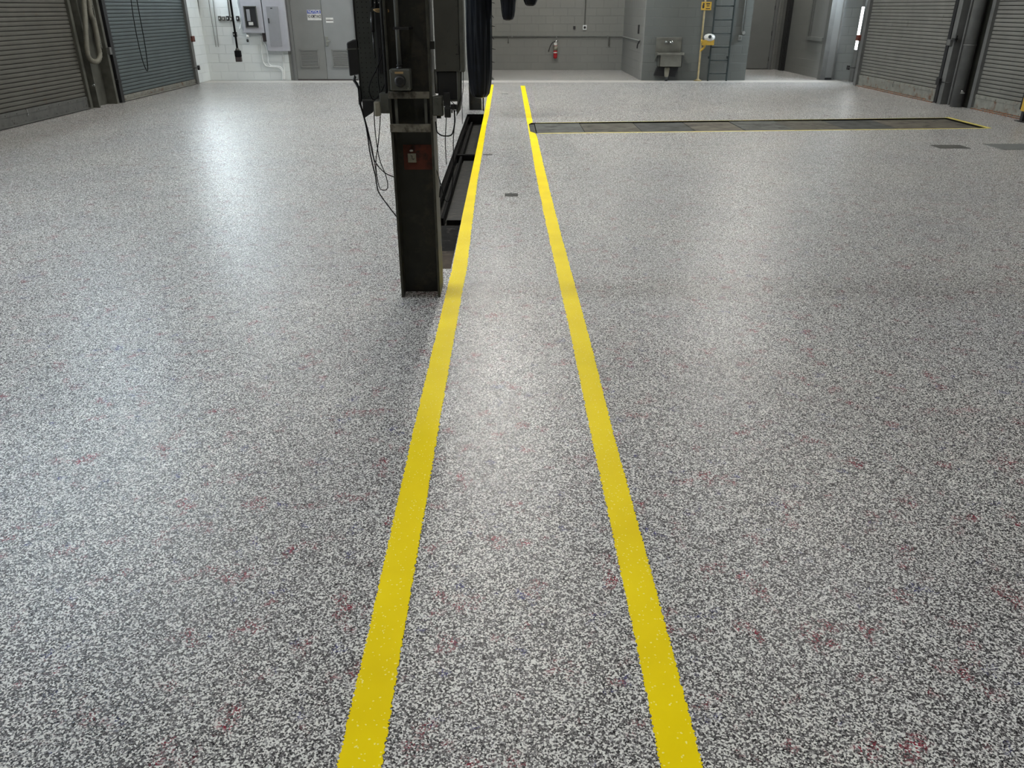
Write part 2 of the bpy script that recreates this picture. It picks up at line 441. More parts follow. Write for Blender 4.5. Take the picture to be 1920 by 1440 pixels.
o = MB(); o.box(x0 + .002, x1 - .002, 5.093, 5.56, -.035, -.012, None, .003); tag(o.build('cover_plate', PITP, t), 'worn brown steel plate at the near end', None)
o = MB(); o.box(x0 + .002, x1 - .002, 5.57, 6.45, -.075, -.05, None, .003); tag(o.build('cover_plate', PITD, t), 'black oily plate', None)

# ------------------------------------------------------------------ row of steel plates on the right
def lerpq(u, far):
    a, b = (QD[3], QD[2]) if far else (QD[0], QD[1])
    return Vector((a[0] + (b[0] - a[0]) * u, a[1] + (b[1] - a[1]) * u, 0))
MB().prism([(QD[i][0], QD[i][1], -.2) for i in range(4)], (0, 0, .02), PITM).build('trim_2', PITM)['kind'] = 'structure'
o = MB()
for i in range(4):
    a, b = Vector((*QD[i], 0)), Vector((*QD[(i + 1) % 4], 0)); d = (b - a).normalized(); n = Vector((d.y, -d.x, 0))
    o.prism([a + Vector((0, 0, -.18)), b + Vector((0, 0, -.18)), b + n * .01 + Vector((0, 0, -.18)), a + n * .01 + Vector((0, 0, -.18))], (0, 0, .179))
struct(o.build('trim_3', PITM))
Xs = [.34, .43, 1.13, 1.97, 2.76, 3.50, 4.24, 5.02, 5.84, 7.09]
pos = ['narrow dark end strip of steel cover beside the right yellow line', 'first wide plate from the yellow line in the row of floor covers',
       'second wide plate from the yellow line in the row of floor covers', 'third wide plate from the yellow line in the row of floor covers',
       'fourth wide plate from the yellow line in the row of floor covers', 'fifth wide plate from the yellow line in the row of floor covers',
       'third plate from the far right end of the row of floor covers', 'second plate from the far right end of the row of floor covers',
       'last and longest floor cover plate, at the pointed right end of the row']
for i in range(9):
    ua, ub = (Xs[i] + .006 - .34) / 6.77, (Xs[i + 1] - .006 - .34) / 6.77
    if i == 0: ua = .001
    dz = random.choice((-.016, -.012, -.019))
    off = .012 if i not in (1, 6) else .002
    g = .012
    p = [lerpq(ua, 0) + Vector((0, g + random.uniform(0, .02), 0)), lerpq(ub, 0) + Vector((0, g, 0)), lerpq(ub, 1) - Vector((0, off, 0)), lerpq(ua, 1) - Vector((0, off, 0))]
    o = MB().prism([q + Vector((0, 0, dz - .012)) for q in p], (0, 0, .012))
    m = TRP[2] if i == 0 else TRP[(i * 3 + 1) % 4]
    if i > 0:
        mid = (p[0] + p[3]) / 2; mid2 = p[0].lerp(p[1], .5).lerp(p[3].lerp(p[2], .5), .5)
        o.box(mid2.x - .05, mid2.x + .05, p[0].y + .08, p[0].y + .10, dz, dz + .004)
    tag(o.build('cover_plate', m), pos[i], 'floor plate', 'steel cover plates across the floor')
# thin yellow outline round the plates
bw = [.075, .10, .03]
o = MB()
for (a, b, w) in ((QD[0], QD[1], .048), (QD[1], QD[2], .075), (QD[2], QD[3], .018)):
    a, b = Vector((*a, 0)), Vector((*b, 0)); d = (b - a).normalized(); n = Vector((d.y, -d.x, 0))
    if a.x < .5: a = a + d * .11
    if b.x < .5: b = b - d * .11
    else: b = b + d * (w if w > .04 else 0)
    o.prism([a, b, b + n * w, a + n * w], (0, 0, .0013 + .0002 * (w > .06)))
tag(o.build('yellow_outline', YELO), 'thin yellow painted outline around the row of steel cover plates', 'floor line')

# small covers set in the floor
def cover(x0, x1, y0, y1, m, label, name='access_cover'):
    t = thing(name, label, 'floor cover', ((x0 + x1) / 2, (y0 + y1) / 2, 0))
    MB().box(x0, x1, y0, y1, 0, .002).build('rim', m, t)
    o = MB().box(x0 + .012, x1 - .012, y0 + .012, y1 - .012, .002, .004)
    o.build('lid', m, t)
    o = MB(); cx, cy = (x0 + x1) / 2, (y0 + y1) / 2
    for sx in (-.35, .35):
        MB().lathe((cx + sx * (x1 - x0), cy, .004), [(.01, 0), (.009, .002)], None, 10).build('screw', BLACK, t)
cover(5.48, 5.875, 10.07, 10.35, COVER, 'small dark square cover in the floor, left of the larger grey one')
cover(6.21, 7.30, 9.965, 10.435, COVERL, 'large grey rectangular cover in the floor at the right edge of the photo')
cover(-.022, .102, 7.34, 7.47, COVER, 'small dark slotted plate between the yellow lines, nearest of the three')
cover(-.292, -.178, 9.62, 9.70, COVER, 'small thin plate in the floor touching the left yellow line')
cover(-.11, .03, 17.0, 17.08, COVER, 'tiny farthest plate in the floor between the far ends of the yellow lines')

# ------------------------------------------------------------------ walls and ceiling
YB, YA = 20.4, 23.9
struct(B(XL - .2, XL, -6, 25.5, 0, ZC).build('wall_left', WALL))
struct(B(XR, XR + .2, -6, 25.5, 0, ZC).build('wall_right', WALL))
struct(B(XL, XR, -6.2, -6, 0, ZC).build('wall_front', WALL))
struct(B(XL - .2, XR + .2, -6.2, 25.7, ZC, ZC + .2).build('ceiling', CEIL))
struct(B(XL, -5.30, YB, YB + .25, 0, ZC).build('wall_back_left', WALL_L))
struct(B(-5.30, -.43, YB, YB + .25, 0, ZC).build('wall_back', WALL))
struct(B(-.63, -.43, YB + .25, YA, 0, ZC).build('wall_alcove_left', WALL))
struct(B(-.63, 3.3, YA, YA + .2, 0, ZC).build('wall_alcove_back', WALL))
struct(B(3.3, 5.84, YB - .08, YA + .4, 0, ZC).build('wall_sink', WALL_S))
struct(B(3.284, 3.3, YB - .081, YA, 0, ZC).build('wall_alcove_right', WALL))
struct(B(5.84, XR, 24.15, 24.35, 0, ZC).build('wall_corridor_back', WALL))
struct(B(7.86, 8.02, YB + .15, 24.15, 0, ZC).build('wall_corridor_right', WALL))
struct(B(8.02, XR, YB + .12, YB + .3, 0, ZC).build('wall_back_right', WALL_M))
struct(B(XL, -7.28, 19.62, YB, 0, ZC).build('wall_left_return', WALL_L))
# painted joints of the alcove corner and jamb
struct(MB().box(7.74, 7.86, YB + .05, YB + .25, 0, ZC, None, .004).box(8.02, 8.06, YB + .05, YB + .12, 0, ZC, None, .004).build('trim_4', GUIDE_R))
struct(MB().box(7.86, 8.02, YB + .06, YB + .15, .05, ZC).build('trim_5', DOORP))
struct(MB().box(7.855, 8.02, YB + .045, YB + .15, 0, .05).build('trim_6', BLACK))

# roof beams and ducts above the frame
for y in (-2.5, 2.0, 6.4, 10.6, 15.0, 19.2):
    struct(MB().box(XL, XR, y - .08, y + .08, ZC - .02, ZC).box(XL, XR, y - .006, y + .006, ZC - .3, ZC - .02)
           .box(XL, XR, y - .08, y + .08, ZC - .32, ZC - .3).build('trim_7', GUIDE_R))

# ------------------------------------------------------------------ roller shutters
def shutter(idx, X, side, y0, y1, m, bar_m, label, rust=False, top=3.3, barh=.2):
    """side=+1: faces +X (left wall), -1: faces -X (right wall)."""
    t = thing('door_%d' % idx, label, 'roller shutter', (X, (y0 + y1) / 2, 0), kind='structure')
    o = MB(); p = .0632; z = barh
    ends = []
    while z < top:
        g = .0072
        prof = [(0, z), (-.016, z + .0012), (-.016, z + g), (.001, z + g + .002), (.0035, z + p * .3), (.0035, z + p * .75), (.001, z + p * .97)]
        ends.append(prof); z += p
    cols = []
    for prof in ends:
        a = [o.bm.verts.new((X + side * q[0], y0, q[1])) for q in prof]
        b = [o.bm.verts.new((X + side * q[0], y1, q[1])) for q in prof]
        cols.append((a, b))
    gi, mi = o.mi(m), None
    gi = o.mi(m); gr = o.mi(GROOVE)
    for k, (a, b) in enumerate(cols):
        for i in range(6):
            f = o.bm.faces.new((a[i], b[i], b[i + 1], a[i + 1])); f.material_index = gr if i in (0, 1, 2) else gi
            f.smooth = i > 2
        if k + 1 < len(cols):
            a2, b2 = cols[k + 1]
            f = o.bm.faces.new((a[6], b[6], b2[0], a2[0])); f.material_index = gi
    o.build('curtain', m, t)
    # bottom bar: plate, angle and bolt rows
    b = MB(); s = side
    b.box(X - s * .02, X + s * .012, y0, y1, .012, barh, None, .003)
    b.box(X + s * .012, X + s * .02, y0, y1, barh - .06, barh - .012, None, .002)
    b.box(X + s * .012, X + s * .05, y0, y1, .012, .022)
    yy = y0 + .15
    while yy < y1:
        b.lathe((X + s * .012, yy, .05), [(.009, 0), (.007, s * .008)], None, 8, 'X')
        b.lathe((X + s * .02, yy + .1, barh - .036), [(.009, 0), (.007, s * .008)], None, 8, 'X')
        yy += .3
    b.build('bottom_bar', bar_m, t)
    if rust: MB().box(X - s * .02, X + s * .055, y0, y1, 0, .013).box(X + s * .0125, X + s * .0155, y0 + .3, y1 - .25, .022, .036).build('rusty_edge', RUSTBAR, t)
    else: MB().box(X - s * .02, X + s * .03, y0, y1, 0, .013).build('rubber_seal', BLACK, t)
    return t
def guide(t, X, side, y0, y1, m, depth=.09):
    s = side
    MB().box(X - s * .05, X + s * depth, y0, y1, 0, 3.4, None, .004).build('guide_rail', m, t)
def hood(t, X, side, y0, y1):
    s = side
    MB().prism([(X - s * .12, y0, 3.3), (X + s * .30, y0, 3.38), (X + s * .38, y0, 3.55), (X + s * .30, y0, 3.75), (X - s * .12, y0, 3.80)], (0, y1 - y0, 0)).build('hood', m=GUIDE, parent=t)

d1 = shutter(1, -7.37, 1, 9.0, 14.42, SH_A, BAR, 'brown-grey slatted roller shutter, nearest on the left wall', barh=.21)
guide(d1, -7.37, 1, 14.42, 14.50, GUIDE, .05); guide(d1, -7.37, 1, 8.9, 9.0, GUIDE); hood(d1, -7.37, 1, 8.9, 14.5)
d2 = shutter(2, -7.27, 1, 15.50, 19.32, SH_B, BARR, 'blue-grey slatted roller shutter, farther on the left wall', barh=.11)
guide(d2, -7.27, 1, 15.38, 15.50, BLACK, .07); guide(d2, -7.27, 1, 19.32, 19.46, GUIDE_R, .06); hood(d2, -7.27, 1, 15.38, 19.46)
d3 = shutter(3, 8.04, -1, 15.35, 18.86, SH_C, BARR, 'warm grey slatted roller shutter, farther on the right wall', True, barh=.24)
guide(d3, 8.04, -1, 18.86, 19.0, GUIDE_R, .07); guide(d3, 8.04, -1, 15.25, 15.35, BLACK, .03); hood(d3, 8.04, -1, 15.2, 19.0)
d4 = shutter(4, 8.25, -1, 9.0, 14.38, SH_C, BARR, 'warm grey slatted roller shutter at the right edge, nearest on the right wall', True, barh=.24)
guide(d4, 8.25, -1, 14.38, 14.48, GUIDE_R, .06); hood(d4, 8.25, -1, 9.0, 14.48)
# backing wall behind the shutters
struct(B(XL, -7.42, 14.50, 15.38, 0, ZC).build('wall_left_pier', DARKST))
struct(B(8.20, XR, 14.50, 15.25, 0, ZC).build('wall_right_pier', DARKST))
struct(B(8.46, XR, 19.0, 19.72, 0, ZC).build('wall_right_return', WALL_L))

# lift handle holes near the shutter feet
for (q, X, s, par) in (((49, 211), -7.355, 1, d1), ((1676, 158), 8.025, -1, d3)):
    c = PX(q[0], q[1], X)
    pts = [c + Vector((s * .008, math.sin(a) * .03 * 1.0, math.cos(a) * .05)) for a in [i * PI / 8 for i in range(9)]]
    o = MB().tube(pts, .009, None, 8)
    o.build('lifting_handle', CHROME, par)

# pier hardware between the left shutters
t = thing('steel_column', 'olive steel H-column between the two left roller shutters', 'column', (-7.3, 14.95, 0))
MB().box(-7.42, -7.40, 14.52, 15.36, 0, ZC).box(-7.42, -7.26, 14.60, 14.64, 0, ZC).build('web', GUIDE, t)
MB().box(-7.42, -7.22, 15.22, 15.30, 0, ZC, None, .003).build('flange', GUIDE, t)
MB().box(-7.30, -7.22, 14.98, 15.02, 1.35, ZC).box(-7.30, -7.24, 15.10, 15.13, .95, ZC).build('channel', GUIDE, t)
MB().box(-7.22, -7.17, 15.24, 15.32, .84, .96, None, .003).build('bracket', GUIDE_R, t)
t = thing('corrugated_hose', 'ribbed grey hose looped down between the left roller shutters', 'hose', PX(175, 118, -7.2))
pts = [PX(x, y, -7.18) for x, y in ((152, -60), (157, 0), (160, 40), (162, 80), (165, 104), (172, 114), (182, 115), (187, 105), (184, 85), (180, 60), (175, 38), (170, 26), (168, 10), (166, -10), (163, -60))]
MB().tube(pts, .045, None, 14, 6, ribs=.03).build('hose', HOSE, t)
MB().box(-7.26, -7.14, 14.66, 15.0, 1.95, 2.0).build('hanger', GUIDE, t)
o = MB(); c = PX(176, 160, -7.2)
o.lathe(c, [(.02, -.02), (.02, .02), (.008, .03)], None, 12, 'Y').lathe(c + Vector((0, -.03, 0)), [(.006, -.04), (.006, 0)], None, 8, 'Y')
tag(o.build('bolt', CHROME), 'small shiny bolt low on the pier between the left shutters', 'bolt')
c = PX(222, 152, -7.2)
tag(MB().box(c.x - .03, c.x + .03, c.y - .06, c.y + .06, c.z - .035, c.z + .035, None, .005).box(c.x - .07, c.x - .03, c.y - .12, c.y - .04, c.z - .01, c.z + .01).build('door_latch', BLACK),
    None, None, parent=d2)
c = PX(361, 73, -7.2)
tag(MB().box(c.x - .04, c.x + .03, c.y - .08, c.y + .08, c.z - .06, c.z + .06, None, .01).build('door_sensor', REDP), None, None, parent=d2)
c = PX(372, 127, -7.2)
tag(MB().box(c.x - .02, c.x + .02, c.y - .02, c.y + .06, c.z - .05, c.z + .05, None, .006).tube([c + Vector((0, 0, .01)), c + Vector((0, -.3, .01))], .008).build('door_latch', BLACK),
    None, None, parent=d2)
# chain loop on shutter 2
pts = [PX(x, y, -7.10) for x, y in ((240, -60), (247, 10), (256, 65), (267, 112), (275, 132), (277, 126), (272, 85), (263, 35), (256, -5), (248, -60))]
o = MB().tube(pts, .008, None, 6, 5, ribs=.05)
tag(o.build('pull_chain', CABLE), 'long dark chain loop hanging in front of the blue-grey shutter', 'chain')

# right side: posts between shutters
t = thing('steel_column', 'pale grey steel channel column between the two right roller shutters', 'column', (8.15, 15.0, 0))
MB().box(8.0, 8.16, 15.06, 15.20, 0, ZC, None, .004).build('flange', GUIDE_R, t)
MB().box(8.10, 8.22, 14.96, 15.00, 0, ZC).box(8.14, 8.22, 14.86, 14.885, 0, ZC).build('channel', GUIDE_R, t)
MB().box(7.95, 8.02, 15.10, 15.22, .99, 1.09, None, .004).build('bracket', GUIDE_R, t)
t = thing('drain_pipe', 'fat round grey pipe standing between the two right roller shutters', 'pipe', (8.06, 14.68, 0))
MB().lathe((8.08, 14.66, 0), [(.098, 0), (.098, ZC)], None, 28).build('pipe', GUIDE_R, t)
MB().lathe((8.08, 14.66, 1.02), [(.098, -.01), (.106, -.008), (.106, .008), (.098, .01)], None, 28).build('coupling', GUIDE_R, t)
o = MB(); c = Vector((8.06, 14.545, .27)); o.lathe(c, [(.02, -.03), (.014, .02)], None, 10, 'Y').box(c.x - .02, c.x + .05, c.y - .02, c.y, c.z - .035, c.z - .015)
tag(o.build('pipe_valve', CHROME), 'small shiny tap near the foot of the fat grey pipe', 'tap')
c = PX(1762, 153, 7.98)
tag(MB().box(c.x - .03, c.x + .03, c.y - .03, c.y + .09, c.z - .06, c.z + .06, None, .006).box(c.x, c.x + .02, c.y - .02, c.y + .02, c.z - .35, c.z).tube([c, c + Vector((.04, -.3, 0))], .009).build('door_latch', BLACK),
    None, None, parent=d3)
c = PX(1790, 73, 7.98)
tag(MB().box(c.x - .02, c.x + .03, c.y - .06, c.y + .06, c.z - .012, c.z + .012, None).box(c.x, c.x + .02, c.y - .05, c.y - .01, c.z - .05, c.z + .06).build('door_latch', BLACK),
    None, None, parent=d3)
c = PX(1610, 71, 7.97)
tag(MB().box(c.x - .035, c.x + .035, c.y - .07, c.y + .07, c.z - .06, c.z + .06, None, .01).build('door_sensor', REDP), None, None, parent=d3)
c = PX(1596, 128, 8.02)
tag(MB().tube([c + Vector((-.02, .15, .0)), c + Vector((-.02, -.3, .03))], .012).box(c.x - .03, c.x + .01, c.y + .1, c.y + .2, c.z - .04, c.z + .05, None, .005).build('door_latch', BLACK),
    None, None, parent=d3)
# yellow guard at right frame edge
g0 = PX(1915, 205, 8.05)
t = thing('guard_post', 'yellow and black edge guard cut off by the right edge of the photo', 'guard', (8.05, g0.y - .05, 0))
ztop = PX(1917, 160, 8.05).z
MB().box(8.02, 8.10, g0.y - .14, g0.y - .02, g0.z - .02, ztop, None, .01).build('post', YELP, t)
MB().box(8.015, 8.09, g0.y - .03, g0.y, g0.z, ztop, None, .004).build('edge', BLACK, t)
MB().box(8.0, 8.12, g0.y - .2, g0.y + .03, 0, .01).box(8.04, 8.08, g0.y - .1, g0.y - .04, 0, g0.z).build('foot', BLACK, t)

# ------------------------------------------------------------------ windows (lit by daylight outside)
def window(idx, X, side, y0, y1, z0, z1, pane_m, fr_m, label, bars=1):
    s = side
    t = thing('window_%d' % idx, label, 'window', (X, (y0 + y1) / 2, z0), kind='structure')
    MB().box(X - s * .002, X + s * .004, y0, y1, z0, z1).build('pane', pane_m, t)
    o = MB(); w = .045
    o.box(X - s * .01, X + s * .05, y0 - w, y0, z0 - w, z1 + w).box(X - s * .01, X + s * .05, y1, y1 + w, z0 - w, z1 + w)
    o.box(X - s * .01, X + s * .05, y0, y1, z1, z1 + w).box(X - s * .01, X + s * .07, y0, y1, z0 - w, z0)
    for i in range(bars - 1):
        yy = y0 + (y1 - y0) * (i + 1) / bars
        o.box(X + s * .005, X + s * .03, yy - .015, yy + .015, z0, z1)
    o.build('window_frame', fr_m, t)
window(1, XL + .002, 1, 4.25, 4.85, 2.6, 3.8, LAMPD, GUIDE, 'frosted window high on the left wall near the camera', 1)
window(7, XL + .002, 1, 9.3, 10.5, 5.6, 6.4, LAMPC, GUIDE, 'frosted window high on the left wall, nearer of the two by the roof', 2)
window(2, XL + .002, 1, 13.0, 14.4, 5.5, 6.4, LAMPC, GUIDE, 'frosted window high above the nearest left shutter', 3)
window(3, -7.278, 1, 19.72, 20.28, 2.35, 3.6, SIDELIT, GUIDE_R, 'bright frosted window in the left back corner above head height')
window(4, 8.458, -1, 19.08, 19.66, 1.95, 3.9, SIDERIT, GUIDE_R, 'added frosted window above head height in the right back corner, for extra light')  # unseen window added for extra light near the narrow sidelight
s0, s1 = PX(1606, 93, 8.30), PX(1619, 13, 8.30)
t = thing('window_5', 'narrow bright vertical sidelight beyond the right shutter', 'window', (8.3, 19.94, .7), kind='structure')
MB().box(8.29, 8.46, 19.85, 20.03, .0, 2.6, None, .003).build('window_frame', GUIDE_R, t)
MB().box(8.283, 8.29, 19.875, 20.005, s0.z, s1.z).build('pane', SLIT, t)
# fixed flush window in corridor wall with sill
t = thing('window_6', 'grey framed wall opening with a sill in the right-hand corridor', 'window', (7.86, 22.3, .7), kind='structure')
w0, w1 = PX(1517, 68, 7.86), PX(1545, 68, 7.86)
zs = w0.z
MB().box(7.80, 7.86, w0.y - .06, w0.y + .03, zs - .02, 2.8, None, .004).build('window_frame', PIPES, t)
MB().box(7.83, 7.86, w0.y - .13, w0.y - .085, zs, 2.8).build('mullion', PIPES, t)
MB().box(7.80, 7.86, 20.9, w0.y + .08, zs - .09, zs, None, .006).build('window_sill', PIPES, t)
MB().box(7.855, 7.86, 20.9, w0.y - .12, zs, 2.8).build('pane', DOORL, t)

# ------------------------------------------------------------------ corridor door and back doors
t = thing('door_5', 'plain grey flush door at the end of the right corridor', 'door', (6.6, 24.13, 0), kind='structure')
xr = PY(1442, 100, 24.1).x
MB().box(xr - .95, xr, 24.10, 24.15, .02, 2.1, None, .003).build('door_leaf', DOORL, t)
MB().box(xr, xr + .07, 24.05, 24.15, 0, 2.17, None, .003).box(xr - 1.02, xr - .95, 24.05, 24.15, 0, 2.17, None, .003).box(xr - .95, xr, 24.05, 24.15, 2.1, 2.17).build('door_frame', DOORP, t)
for z in (.28, .95, 1.6):
    MB().lathe((xr + .005, 24.085, z), [(.016, -.06), (.016, .06)], None, 10).build('hinge', BLACK, t)
struct(MB().box(xr + .07, xr + .13, 24.0, 24.15, 0, ZC, None, .004).box(7.78, 7.86, 23.86, 24.15, 0, ZC, None, .004).box(xr + .27, xr + .30, 24.02, 24.15, 0, ZC).build('trim_8', WALL))
struct(MB().box(7.775, 7.785, 23.6, 23.86, 0, ZC).box(7.79, 7.86, 23.55, 23.6, 0, ZC).build('trim_9', GROOVE))

dl0, dl1 = PY(549, 100, YB).x, PY(611, 100, YB).x
wd = dl1 - dl0
t = thing('door_6', 'pair of grey louvred utility doors in the back wall', 'door', ((dl0 + dl1) / 2, YB, 0), kind='structure')
for k, (a, b) in enumerate(((dl0 + .07, dl1 - .004), (dl1 + .004, dl1 + wd - .07))):
    leaf = MB().box(a, b, YB - .035, YB, .03, 2.1, None, .003).build('door_leaf', DOORL if k == 0 else DOORM, t)
    lv = rectY(563, 93, 598, 127, YB - .04)
    if k == 1: sft = rectY(623, 93, 660, 127, YB - .04); lv = (sft[0], sft[1], sft[2], sft[3])
    x0, x1, z0, z1 = lv
    o = MB(); o.box(x0, x0 + .025, YB - .055, YB - .035, z0, z1).box(x1 - .025, x1, YB - .055, YB - .035, z0, z1)
    o.box(x0, x1, YB - .055, YB - .035, z0, z0 + .02).box(x0, x1, YB - .055, YB - .035, z1 - .02, z1)
    zz = z0 + .03
    while zz < z1 - .03:
        o.prism([(x0 + .02, YB - .036, zz + .018), (x0 + .02, YB - .055, zz - .004), (x0 + .02, YB - .052, zz - .007), (x0 + .02, YB - .036, zz + .010)], (x1 - x0 - .04, 0, 0)); zz += .034
    g = o.build('louvre', DOORL, leaf)
    MB().box(x0 + .02, x1 - .02, YB - .0365, YB - .035, z0 + .02, z1 - .02).build('louvre_backing', DOORP, g)
MB().box(dl0, dl0 + .066, YB - .06, YB, 0, 2.17, None, .004).box(dl1 + wd - .066, dl1 + wd, YB - .06, YB, 0, 2.17, None, .004).box(dl0, dl1 + wd, YB - .06, YB, 2.1, 2.17).build('door_frame', DOORP, t)
MB().box(dl0 + .05, dl1 + wd - .05, YB - .04, YB, 0, .028).build('threshold', BROWN, t)
c = PY(613, 77, YB - .05)
MB().box(c.x - .035, c.x + .03, YB - .05, YB - .035, c.z - .11, c.z + .10, None, .004).tube([(c.x, YB - .05, c.z - .0), (c.x, YB - .085, c.z), (c.x + .09, YB - .085, c.z - .005)], .011).lathe((c.x, YB - .05, c.z - .085), [(.024, 0), (.02, -.02)], None, 12, 'Y').build('door_handle', STEEL, t)
x0, x1, z0, z1 = rectY(611, 33, 625, 43, YB - .04)
o = MB().box(x0, x1, YB - .039, YB - .035, z0, z1)
o = o.build('white_label', WHITE); tag(o, 'small white plate with a dark line across it on the right utility door', 'label plate')
MB().box(x0 + .005, x1 - .005, YB - .041, YB - .0392, (z0 + z1) / 2 - .008, (z0 + z1) / 2 + .010).build('dark_line', BROWN, o)
struct(MB().box(dl0 - .05, dl0 - .003, YB - .03, YB, 0, ZC, None, .003).build('trim_10', DOORP))

def text_mesh(s, size, m, loc, parent, wide=None, name='lettering'):
    cu = bpy.data.curves.new('txt', 'FONT'); cu.body = s; cu.size = size; cu.align_x = 'CENTER'; cu.align_y = 'CENTER'; cu.extrude = .0008; cu.offset = size * .02
    ob = bpy.data.objects.new('txt', cu); COL.objects.link(ob)
    bpy.context.view_layer.update()
    dg = bpy.context.evaluated_depsgraph_get()
    me = bpy.data.meshes.new_from_object(ob.evaluated_get(dg)); bpy.data.objects.remove(ob)
    xs = [v.co.x for v in me.vertices]; w = max(xs) - min(xs)
    k = (wide / w) if wide else 1
    me.transform(Matrix.Diagonal((k, 1, 1, 1))); me.transform(Matrix.Rotation(PI / 2, 4, 'X'))
    me.materials.clear(); me.materials.append(m)
    o = bpy.data.objects.new(name, me); COL.objects.link(o); o.parent = parent
    o.location = Vector(loc) - wloc(parent)
    return o
x0, x1, z0, z1 = rectY(576, 18.5, 602, 38, YB - .04)
t = thing('notice_sign', 'white and blue notice sign on the left utility door', 'sign', ((x0 + x1) / 2, YB - .038, (z0 + z1) / 2))
MB().box(x0, x1, YB - .040, YB - .036, z0, z1).build('board', WHITE, t)
zm = z1 - (z1 - z0) * .36
MB().box(x0 + .006, x1 - .006, YB - .042, YB - .040, zm, z1 - .006).build('blue_band', BLUE, t)
text_mesh('NOTICE', (z1 - z0) * .38, WHITE, ((x0 + x1) / 2, YB - .043, (zm + z1) / 2 - .002), t, (x1 - x0) * .84)
text_mesh('NO ADMITTANCE', (z1 - z0) * .42, INK, ((x0 + x1) / 2, YB - .041, z0 + (z1 - z0) * .36), t, (x1 - x0) * .94)

# ------------------------------------------------------------------ electrical gear on the pale wall
def wallbox(name, px, depth, m, label, cat, Y=YB, bev=.006, parts=None, group=None):
    x0, x1, z0, z1 = rectY(*px, Y - depth)
    t = thing(name, label, cat, ((x0 + x1) / 2, Y, z0), group)
    MB().box(x0, x1, Y - depth, Y, z0, z1, None, bev).build('housing', m, t)
    return t, (x0, x1, z0, z1, Y - depth)
t, (x0, x1, z0, z1, yf) = wallbox('breaker_panel', (451, -34, 490, 62), .12, PANEL, 'open-fronted grey breaker box with a dark window, left of the tall panel', 'electrical panel')
a0, a1, c0, c1 = rectY(460, 13, 481, 50, yf)
op = MB().box(a0, a1, yf - .004, yf, c0, c1).build('opening', INK, t)
MB().box(a0 - .02, a0, yf - .015, yf, c0 - .02, c1 + .02).box(a1, a1 + .02, yf - .015, yf, c0 - .02, c1 + .02).box(a0 - .02, a1 + .02, yf - .015, yf, c1, c1 + .02).box(a0 - .02, a1 + .02, yf - .015, yf, c0 - .02, c0).build('opening_frame', BOXG, t)
MB().box(a0 + .04, a0 + .12, yf - .012, yf - .004, c0 + .12, c1 - .05, None, .003).build('breaker_row', PANELD, op)
MB().box(a0 + .06, a0 + .17, yf - .016, yf - .004, c0 + .03, c0 + .10, None, .01).build('paper_tag', WHITE, op)
t, (x0, x1, z0, z1, yf) = wallbox('electrical_panel', (494, -34, 536, 96), .13, PANEL, 'tall grey electrical panel beside the louvred doors', 'electrical panel')
a0, a1, c0, c1 = rectY(503, 12, 525, 87, yf)
pd = MB().box(a0, a1, yf - .008, yf, c0, c1, None, .003).build('panel_door', PANELD, t)
MB().box(a0 + .02, a0 + .045, yf - .025, yf - .008, (c0 + c1) / 2 + .07, (c0 + c1) / 2 + .18, None, .004).build('handle', INK, pd)
MB().box(a0 + .1, a0 + .15, yf - .011, yf - .008, c1 - .05, c1 - .03).build('nameplate', INK, pd)
# dark brown strip filling the gap between the boxes
a, b = PY(488, 0, YB - .06), PY(498, 78, YB - .06)
tag(MB().box(b.x - .055, b.x + .01, YB - .07, YB, b.z, 4.6, None, .004).build('wall_strip', BROWN), 'dark brown vertical strip between the two grey electrical boxes', 'strut')
# conduits
def conduit(pts, r, m, label, Y=YB - .03, name='conduit', group=None, sp=5):
    P = [PY(x, y, Y) for x, y in pts]
    return tag(MB().tube(P, r, None, 10, sp).build(name, m), label, 'conduit', group)
conduit([(488, 64), (489.5, 85), (492, 110), (495, 119), (500, 124), (508, 125), (520, 126), (527, 130), (530, 138), (530, 150)], .013, PIPEW, 'outer white conduit curving from the open breaker box down to the floor')
conduit([(490, 68), (496, 82), (500, 92), (502, 105), (503, 116), (508, 123), (518, 124), (526, 126), (531, 134), (533, 150)], .012, PIPEW, 'inner white conduit crossing under the tall electrical panel')
conduit([(530.5, 96), (531, 115), (533, 133), (534, 150)], .012, PIPEW, 'straight white conduit from the tall panel down to the floor')
conduit([(424, -60), (427, 0), (431, 32)], .016, PIPEG, 'grey conduit dropping to the row of wall switches', YB - .02)
conduit([(441, -60), (444, 0), (448, 20), (452, 40), (450, 55)], .013, PIPEW, 'white conduit running down beside the open breaker box', YB - .02)
conduit([(366, -40), (388, 149)], .012, PIPEG, 'thin dark tube standing for the corner line at the left back of the room', YB - .03)  # corner line of the room put in as a dark tube
conduit([(388, -40), (391, 0), (399, 50), (405, 88)], .006, PIPES, 'first thin faint wire down the pale back wall', YB - .015)
conduit([(396, -40), (399, 0), (404, 40), (410, 88)], .006, PIPES, 'second thin faint wire down the pale back wall, nearer the switches', YB - .015)
